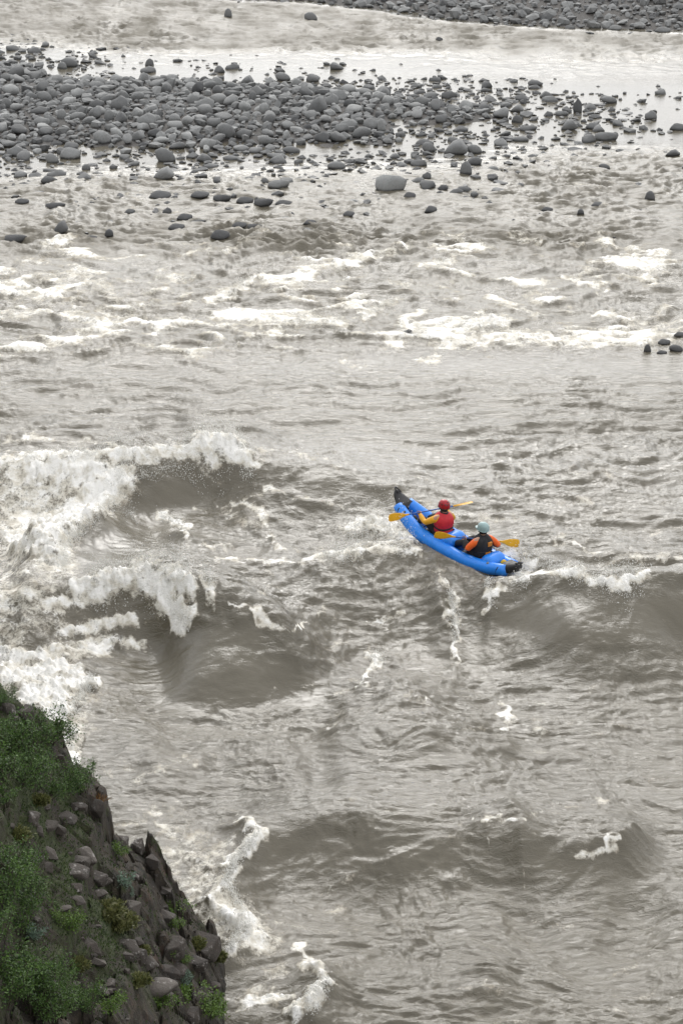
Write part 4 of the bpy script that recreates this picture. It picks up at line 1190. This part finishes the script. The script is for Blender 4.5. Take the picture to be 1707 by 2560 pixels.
BR = [(1030, 2140, 270, 150, .62, 'large smooth grey boulder low on the dark bank near the water', True),
      (215, 1030, 100, 100, .42, 'upright blocky rock below the shrubs at the left edge', False), (310, 1070, 130, 60, .38, 'flat rock right of the upright blocky rock on the bank', False),
      (255, 1110, 110, 70, .45, 'pale slab under the upright blocky rock on the bank', False), (310, 1250, 170, 90, .40, 'lichen spotted rock, left of the whitest lichen rock', False),
      (550, 1270, 190, 120, .55, 'whitest lichen covered rock in the upper middle of the bank', False), (480, 1390, 210, 80, .22, 'dark ledge rock under the white lichen rock', False),
      (620, 1420, 150, 100, .16, 'black blocky rock right of the dark ledge rock', False), (490, 1480, 110, 90, .20, 'dark angular rock below the ledge rock', False),
      (640, 1510, 130, 70, .48, 'pale lichen rock beside the black blocky rock', False), (860, 1640, 120, 90, .42, 'speckled rock above the moss cushion', False),
      (1080, 1680, 150, 140, .22, 'broad dark slab on the steep water side of the bank', False), (600, 1860, 150, 110, .30, 'rounded dark rock over the black hollow', False),
      (830, 1860, 190, 120, .38, 'lichen rock over the hollow under the moss cushion', False), (960, 1960, 140, 100, .40, 'rock with rusty edge under the lichen rock', False),
      (1130, 1920, 170, 220, .26, 'tall dark slab above the smooth grey boulder', False), (1330, 1880, 180, 200, .18, 'dark wet rock face nearest the water', False),
      (620, 960, 150, 130, .14, 'black jutting block at the bank edge under the shrub', False), (430, 1030, 150, 80, .18, 'dark rock between the shrub and the jutting block', False),
      (900, 1210, 110, 90, .14, 'dark pointed rock on the upper rim above the foam', False), (990, 1330, 110, 90, .14, 'dark pointed rock on the rim, next below the first', False),
      (200, 390, 150, 150, .28, 'craggy rock knob at the upper end of the bank', False), (60, 330, 120, 120, .24, 'craggy rock at the left edge above the shrubs', False),
      (180, 520, 90, 60, .46, 'pale rock half hidden among the upper shrubs', False), (690, 2145, 120, 40, .46, 'thin pale slab left of the smooth grey boulder', False),
      (640, 1960, 110, 50, .42, 'small pale rock below the rounded dark rock', False), (80, 1070, 50, 40, .6, 'small pale stone at the left edge below the shrubs', False),
      (410, 1610, 120, 40, .34, 'thin rock in the middle of the left slope', False), (300, 1350, 100, 60, .30, 'dark rock under the lichen spotted rock', False)]
for i, (a, b, w, h, t, lb, smo) in enumerate(BR):
    u_, v_ = cp(a, b)
    bank_rock(u_, v_, w * .3554, h * .3554, t, lb, k=i, smooth=smo)
rr = random.Random(21)
inside = lambda u, v: v > np.interp(u, [p[0] for p in OUT], [p[1] for p in OUT]) + 10 and u < 505
zone = lambda u, v: ('near the upper tip' if v < 1790 else 'on the upper slope' if v < 1980 else 'on the middle slope' if v < 2130 else 'on the lower slope') + (' by the left edge' if u < 110 else ' inland' if u < 230 else ' midway' if u < 350 else ' by the water')
n_r = 0; tries = 0; bank_same = {}
while n_r < 60 and tries < 900:
    tries += 1
    u_, v_ = rr.uniform(0, 505), rr.uniform(1600, 2345)
    if not inside(u_, v_): continue
    if u_ < 150 and rr.random() < .5: continue
    w = 12 + 46 * rr.random() ** 1.7; t = min(1, max(.03, rr.gauss(.17, .12)))
    form = rr.choice(['angular', 'blocky', 'broken', 'wedge-like']); kk = {'angular': 0, 'blocky': 2, 'broken': 4, 'wedge-like': 6}[form] + rr.randrange(2)
    lab = '%s %s %s bank rock %s' % ('larger' if w > 30 else 'middle-sized' if w > 19 else 'small', 'pale' if t > .4 else 'brown-grey' if t > .25 else 'blackish', form, zone(u_, v_))
    o = bank_rock(u_, v_, w, w * rr.uniform(.45, .8), t, lab, k=kk, group='loose rocks on the bank', seedr=rr)
    if o: n_r += 1; bank_same.setdefault(lab, []).append((u_, o))

tell_apart(bank_same)
# ---- shrubs
def leaf_material(name, dark, light):
    S = NT(name)
    rnd = S.attr('shade')
    c = S.mix(rnd, dark, light)
    m = S.done(Base_Color=c, Roughness=.55)
    tr = S.t.nodes.new('ShaderNodeBsdfTranslucent'); mx = S.t.nodes.new('ShaderNodeMixShader'); mx.inputs[0].default_value = .25
    S.put(tr.inputs['Color'], c)
    S.t.links.new(S.b.outputs[0], mx.inputs[1]); S.t.links.new(tr.outputs[0], mx.inputs[2]); S.t.links.new(mx.outputs[0], S.out.inputs['Surface'])
    return m
LEAF = {'birch': leaf_material('birch_leaves', (.016, .045, .008), (.105, .19, .034)), 'bright': leaf_material('bright_leaves', (.05, .10, .015), (.15, .24, .04)),
        'willow': leaf_material('grey_willow_leaves', (.07, .12, .08), (.20, .28, .21)), 'grass': leaf_material('grass_blades', (.04, .055, .014), (.20, .20, .07)), 'dry': leaf_material('dry_blades', (.08, .035, .012), (.22, .13, .05))}
mat_twig = simple('twig_bark', (.045, .032, .024), .8, .3)

def foliage(pts, dirs, size, seed, long=1.6):
    """one diamond leaf with a fold at each point"""
    r = np.random.default_rng(seed); n = len(pts)
    d = dirs + r.normal(0, .5, (n, 3)); d /= np.linalg.norm(d, axis=1)[:, None]
    up = r.normal(0, .6, (n, 3)) + np.array([0, 0, 1.0]); s = np.cross(d, up); s /= np.linalg.norm(s, axis=1)[:, None]; nn = np.cross(s, d)
    sz = (size * r.uniform(.6, 1.3, n))[:, None]
    base, tip = pts, pts + d * sz * long
    mid = pts + d * sz * long * .5
    l, rg = mid + s * sz * .5 + nn * sz * .15, mid - s * sz * .5 + nn * sz * .15
    V = np.stack([base, rg, tip, l], 1).reshape(-1, 3)
    F = np.arange(n * 4).reshape(n, 4)
    F = np.concatenate([F[:, [0, 1, 2]], F[:, [0, 2, 3]]])
    shade = np.repeat(np.clip(r.normal(.45, .28, n), 0, 1), 4)
    return V, F, shade

def make_shrub(seed, kind, n_stems, height, spread, n_leaf, size):
    r = np.random.default_rng(seed)
    V, F, base = [], [], 0
    lp, ld = [], []
    for s in range(n_stems):
        az = r.uniform(0, 6.28); tip = np.array([math.cos(az) * spread * r.uniform(.25, 1), math.sin(az) * spread * r.uniform(.25, 1), height * r.uniform(.55, 1)])
        bow = r.normal(0, .1, 3) * height
        P = [tip * t + bow * math.sin(t * 3.14) + np.array([0, 0, .1 * height * math.sin(t * 3.14)]) for t in np.linspace(0, 1, 6)]
        branches = [(P, .016 * height)]
        for b in range(4):
            t = r.uniform(.35, .95); p0 = tip * t + bow * math.sin(t * 3.14)
            dv = r.normal(0, 1, 3); dv[2] = abs(dv[2]) * .7; dv /= np.linalg.norm(dv); ln = height * r.uniform(.18, .40)
            branches.append(([p0 + dv * ln * q for q in (0, .5, 1)], .006 * height))
        for path, rad in branches:
            path = np.array(path); k = 4
            for i, p in enumerate(path):
                a = np.arange(k) * 6.283 / k; rr_ = rad * (1 - .75 * i / (len(path) - 1))
                V.append(np.stack([p[0] + rr_ * np.cos(a), p[1] + rr_ * np.sin(a), np.full(k, p[2])], -1))
            for i in range(len(path) - 1):
                for j in range(k): F.append((base + i * k + j, base + i * k + (j + 1) % k, base + (i + 1) * k + (j + 1) % k, base + (i + 1) * k + j))
            base += len(path) * k
            m = max(2, int(n_leaf / (n_stems * 5)))
            t = r.uniform(.25, 1, m); seg = t * (len(path) - 1); i0 = np.minimum(seg.astype(int), len(path) - 2)
            c = path[i0] + (path[i0 + 1] - path[i0]) * (seg - i0)[:, None]
            off = r.normal(0, .055 * height, (m, 3)); lp.append(c + off); ld.append(off / (np.linalg.norm(off, axis=1)[:, None] + 1e-6) + np.array([0, 0, .3]))
    stems = mesh_np('stems', np.concatenate(V), np.array(F)); stems.materials.append(mat_twig)
    lv, lf, sh = foliage(np.concatenate(lp), np.concatenate(ld), size, seed + 1)
    fol = mesh_np('foliage', lv, lf, False, {'shade': sh}); fol.materials.append(LEAF[kind])
    return stems, fol
SHR = {'birch': [make_shrub(400 + k, 'birch', 11, .75, .55, 1900, .026) for k in range(4)], 'bright': [make_shrub(420 + k, 'bright', 8, .34, .26, 700, .020) for k in range(2)],
       'willow': [make_shrub(440 + k, 'willow', 9, .30, .20, 600, .020) for k in range(2)], 'low': [make_shrub(460 + k, 'birch', 10, .36, .55, 1300, .024) for k in range(3)]}
def shrub(name, kind, k, a, b, scale, label, group):
    u_, v_ = cp(a, b)
    p = bank_hit(u_, v_)
    if p is None: return
    st, fo = SHR[kind][k % len(SHR[kind])]
    e = link(name, None); e.location = p - bank_normal(p) * .04
    n = bank_normal(p); e.rotation_euler = (-n.y * .3, n.x * .35, random.uniform(0, 6.28)); e.scale = (scale,) * 3
    link('stems', st, None, e); link('foliage', fo, None, e)
    tag(e, label, 'shrub', group)
BS = [(330, 560, 1.0, 'leafy birch shrub at the bank edge, upper one of two leaning over the water'), (575, 880, .85, 'bright edged birch shrub sticking out over the black jutting block'), (430, 850, .9, 'birch shrub left of the one over the jutting block'),
      (60, 600, 1.0, 'birch shrub at the left edge under the craggy rock'), (180, 640, 1.0, 'birch shrub in the middle of the upper thicket'), (270, 740, .95, 'birch shrub low in the upper thicket beside the rim'), (40, 780, 1.0, 'birch shrub at the left edge in the upper thicket'), (150, 820, .95, 'birch shrub at the bottom of the upper thicket'),
      (320, 920, .7, 'small birch shrub hanging below the upper thicket'), (40, 930, .8, 'birch shrub at the left edge, lowest of the upper thicket'), (20, 290, .6, 'small shrub at the very top left of the bank'),
      (70, 1420, .9, 'birch shrub at the left edge, top of the middle thicket'), (190, 1450, .75, 'birch shrub right of the top of the middle thicket'), (60, 1580, 1.0, 'birch shrub at the left edge in the middle thicket'), (170, 1640, .95, 'birch shrub in the middle thicket facing the moss cushion'),
      (50, 1720, 1.0, 'birch shrub at the left edge low in the middle thicket'), (140, 1800, .8, 'birch shrub at the foot of the middle thicket'), (40, 1860, .9, 'birch shrub at the left edge below the middle thicket'),
      (60, 2120, 1.0, 'birch shrub at the left edge, top of the lower thicket'), (180, 2180, 1.0, 'birch shrub second from the left in the lower thicket'), (330, 2180, .9, 'birch shrub third from the left in the lower thicket'), (450, 2200, .75, 'birch shrub fourth from the left in the lower thicket'),
      (60, 2300, 1.0, 'birch shrub in the bottom left corner'), (220, 2320, .95, 'birch shrub at the bottom edge right of the corner'), (600, 2280, .7, 'birch shrub at the bottom edge under the thin pale slab'), (380, 2340, .8, 'birch shrub at the bottom edge between its neighbours')]
for i, (a, b, s, lb) in enumerate(BS): shrub('birch_shrub', 'birch' if i % 3 else 'low' if i in (9, 12) else 'birch', i, a, b, s * .8, lb, 'birch shrubs on the bank')
for i, (a, b, s, lb) in enumerate([(770, 1290, .8, 'small bright green plant on the rim side of the white lichen rock'), (1150, 1680, 1.0, 'bright green plant on the steep slab by the water'), (1150, 1760, .7, 'bright green plant just below the one on the steep slab'), (480, 1750, 1.0, 'bright green patch left of the moss cushion'), (400, 1740, .8, 'bright green patch left end, beside its twin'),
      (1140, 1940, .8, 'narrow bright green plant in the crack above the smooth boulder'), (1180, 1990, .7, 'bright green plant just above the smooth boulder'), (1250, 2250, 1.2, 'bright green clump right of the smooth boulder'), (1330, 2300, 1.2, 'bright green clump at the water, bottom of the bank'), (1080, 2290, 1.0, 'bright green clump under the smooth boulder'), (1380, 2345, 1.0, 'bright green clump in the bottom corner of the bank at the water'), (730, 2270, 1.0, 'bright green clump at the bottom middle of the bank')]):
    shrub('leafy_plant', 'bright', i, a, b, s, lb, 'small bright green plants on the bank')
for i, (a, b, s, lb) in enumerate([(830, 1480, 1.0, 'pale blue-green plant in the middle of the rocks'), (845, 1530, .7, 'pale blue-green plant below the larger pale one'), (265, 1820, .9, 'pale blue-green plant low on the left slope'), (1180, 2110, .8, 'pale green plant beside the smooth boulder')]):
    shrub('willow_plant', 'willow', i, a, b, s, lb, 'pale willow plants on the bank')
# moss cushions with a pile of fine blades
def moss_cushion(a, b, w, h, label):
    u_, v_ = cp(a, b); p = bank_hit(u_, v_)
    if p is None: return
    s = float(px_per_m(p.x, p.y, p.z)); rw, rh = w * .3554 / s / 2, h * .3554 / s / 2
    e = link('moss_cushion', None); e.location = p; tag(e, label, 'moss', 'moss cushions on the bank')
    n = bank_normal(p)
    v_, f_ = stone_shape(int(a), 2, 2, .2)
    q = v_ * np.array([rw, rw, rh * .55])
    me = mesh_np('cushion', q, f_, True); link('cushion', me, mat_moss, e)
    r = np.random.default_rng(int(a)); pick = v_[r.integers(0, len(v_), 2600)]; pick = pick[pick[:, 2] > -.4] + r.normal(0, .10, (int((pick[:, 2] > -.4).sum()), 3))
    lv, lf, sh = foliage(pick * np.array([rw, rw, rh * .55]), pick, .020, int(a), 2.6)
    me = mesh_np('moss_blades', lv, lf, False, {'shade': sh}); link('moss_blades', me, LEAF['grass'], e)
mat_moss = simple('moss', (.075, .075, .022), .9, .8, 40, .4)
for q in [(690, 1620, 210, 110, 'olive moss cushion in the middle of the rocks'), (760, 1740, 220, 130, 'largest moss cushion, yellowish, above the lichen rock'), (490, 1970, 140, 60, 'mossy hump low on the middle slope'), (250, 930, 120, 60, 'mossy hump under the upper thicket'), (1260, 1840, 110, 70, 'moss on the wet rock face by the water'), (1400, 1920, 100, 80, 'yellow-brown moss at the waterline rock'), (900, 1890, 110, 50, 'brown moss on top of the rock over the hollow'), (880, 2080, 160, 60, 'moss mat left above the smooth boulder'), (100, 1130, 200, 60, 'mossy strip on the upper left slope')]: moss_cushion(*q)
# short grass and herbs between the rocks: too many to count
gp = []
rg_ = np.random.default_rng(31)
gx2, gy2 = rg_.uniform(-6.2, -1.9, 90000), rg_.uniform(20, 34.5, 90000)
gz2, gr2 = rocky_bank(gx2, gy2)
dn = fbm(gx2 * .9, gy2 * .7, 96, 3)
ok = (rg_.random(len(gx2)) < np.clip((1 - gr2) * .8 + .12 + dn * 1.0, 0, 1)) & (gz2 > .5)
P = np.stack([gx2, gy2, gz2], -1)[ok]
lv, lf, sh = foliage(P, np.tile([.25, 0, 1.0], (len(P), 1)), .016, 33, 2.6)
o = link('grass', mesh_np('grass', lv, lf, False, {'shade': sh * .8}), leaf_material('bank_herbs', (.016, .034, .009), (.085, .125, .030)))
tag(o, 'short grass and herbs growing between the rocks of the bank', 'grass', kind='stuff')
p = bank_hit(*cp(640, 915))
if p:
    r = np.random.default_rng(5); q = r.normal(0, .05, (60, 3)) * np.array([1, 1, .2])
    lv, lf, sh = foliage(q, np.tile([.1, 0, 1.0], (60, 1)), .02, 3, 6)
    o = link('dry_grass_tuft', mesh_np('dry_grass_tuft', lv, lf, False, {'shade': sh}), LEAF['dry'], None, p)
    tag(o, 'rust brown dry grass tuft on the black jutting block', 'grass tuft')

# ------------------------------------------------------------------ spray thrown up by the breaking crests
def droplets(pos, size, seed):
    """little eight-sided drops, stretched along their flight"""
    r = np.random.default_rng(seed); n = len(pos)
    o = np.array([[1, 0, 0], [-1, 0, 0], [0, 1, 0], [0, -1, 0], [0, 0, 1], [0, 0, -1]], float)
    f = np.array([[0, 2, 4], [2, 1, 4], [1, 3, 4], [3, 0, 4], [2, 0, 5], [1, 2, 5], [3, 1, 5], [0, 3, 5]])
    st = 1 + r.random((n, 1, 3)) * np.array([.6, .6, 1.4])
    V = pos[:, None, :] + o[None] * size[:, None, None] * st
    F = (f[None] + (np.arange(n) * 6)[:, None, None]).reshape(-1, 3)
    return V.reshape(-1, 3), F
SPR = simple('spray_drops', (.80, .79, .75), .35, 0, 10, .08)
r = np.random.default_rng(55)
crest = [  # strength, (u, v, half-width px, rise m)
    (1.0, [(60, 1056, 10, .10), (200, 1050, 10, .12), (300, 1042, 12, .15), (425, 1040, 12, .2), (470, 1015, 18, .35), (530, 1022, 18, .35), (580, 1060, 12, .25)]),
    (1.0, [(310, 1100, 18, .12), (270, 1150, 14, .1), (190, 1200, 12, .1), (150, 1260, 12, .15), (145, 1310, 10, .15)]),
    (1.2, [(200, 1340, 10, .18), (270, 1325, 12, .28), (340, 1312, 16, .38), (400, 1322, 20, .40), (435, 1350, 14, .25)]),
    (.6, [(465, 1322, 8, .25), (490, 1345, 8, .2)]),
    (.8, [(215, 1560, 10, .12), (190, 1590, 12, .12), (170, 1640, 12, .1)]), (.6, [(370, 1185, 8, .12), (430, 1212, 10, .12)]),
    (1.0, [(1170, 1276, 12, .25), (1240, 1298, 10, .15), (1360, 1335, 10, .15), (1440, 1345, 14, .2), (1485, 1322, 8, .15)]),
    (1.5, [(800, 1240, 16, .4), (850, 1225, 24, .6), (900, 1230, 26, .65), (945, 1245, 18, .5)]), (.9, [(1180, 1335, 10, .15), (1210, 1335, 10, .12)]),
    (.7, [(740, 1282, 10, .15), (830, 1266, 12, .2)]), (.6, [(1033, 1370, 6, .1), (1047, 1475, 7, .1)]), (.5, [(1128, 1363, 8, .1), (1115, 1405, 6, .08)]),
    (.5, [(850, 1505, 8, .1), (880, 1520, 8, .1)]), (.8, [(590, 1930, 10, .14), (540, 1980, 10, .1), (520, 2030, 10, .1), (570, 2125, 12, .12), (525, 2185, 10, .1)]), (.6, [(750, 2265, 12, .12), (700, 2305, 12, .1)]),
    (.6, [(540, 655, 8, .15), (575, 645, 10, .2)]), (.6, [(1000, 610, 8, .15), (1035, 600, 8, .2)]), (.8, [(1060, 760, 12, .2), (1110, 740, 14, .25), (1160, 745, 10, .2)]), (.6, [(650, 740, 10, .15), (780, 742, 10, .15)]), (.6, [(830, 728, 8, .15), (905, 693, 8, .2)]), (.5, [(920, 775, 12, .2), (990, 762, 10, .15)]),
]
PP, SS = [], []
for s, pts in crest:
    a = np.array(pts, float)
    ln = np.hypot(np.diff(a[:, 0]), np.diff(a[:, 1])).sum()
    n = int(s * (ln + 25) * 16)
    t = r.random(n) * (len(a) - 1)
    q = np.stack([np.interp(t, range(len(a)), a[:, k]) for k in range(4)], -1)
    uu = q[:, 0] + r.normal(0, 1, n) * q[:, 2] * .7; vv = q[:, 1] + r.normal(0, 1, n) * q[:, 2] * .6
    X_, Y_ = on_z(uu, vv, .35)
    for _ in range(3): X_, Y_ = on_z(uu, vv, np.clip(water_z(X_, Y_), -.5, 1.2))
    Z_ = water_z(X_, Y_) + np.abs(r.normal(0, 1, n)) ** 1.3 * q[:, 3] * .55
    PP.append(np.stack([X_, Y_, Z_], -1)); SS.append(np.clip(.0022 + .0032 * np.abs(r.normal(0, 1, n)) ** 1.5, .002, .010))
PP, SS = np.concatenate(PP), np.concatenate(SS)
V, F = droplets(PP, SS, 8)
o = link('spray', mesh_np('spray', V, F, True), SPR)
tag(o, 'white spray of drops over the breaking wave crests and beside the kayak', 'spray', kind='stuff')
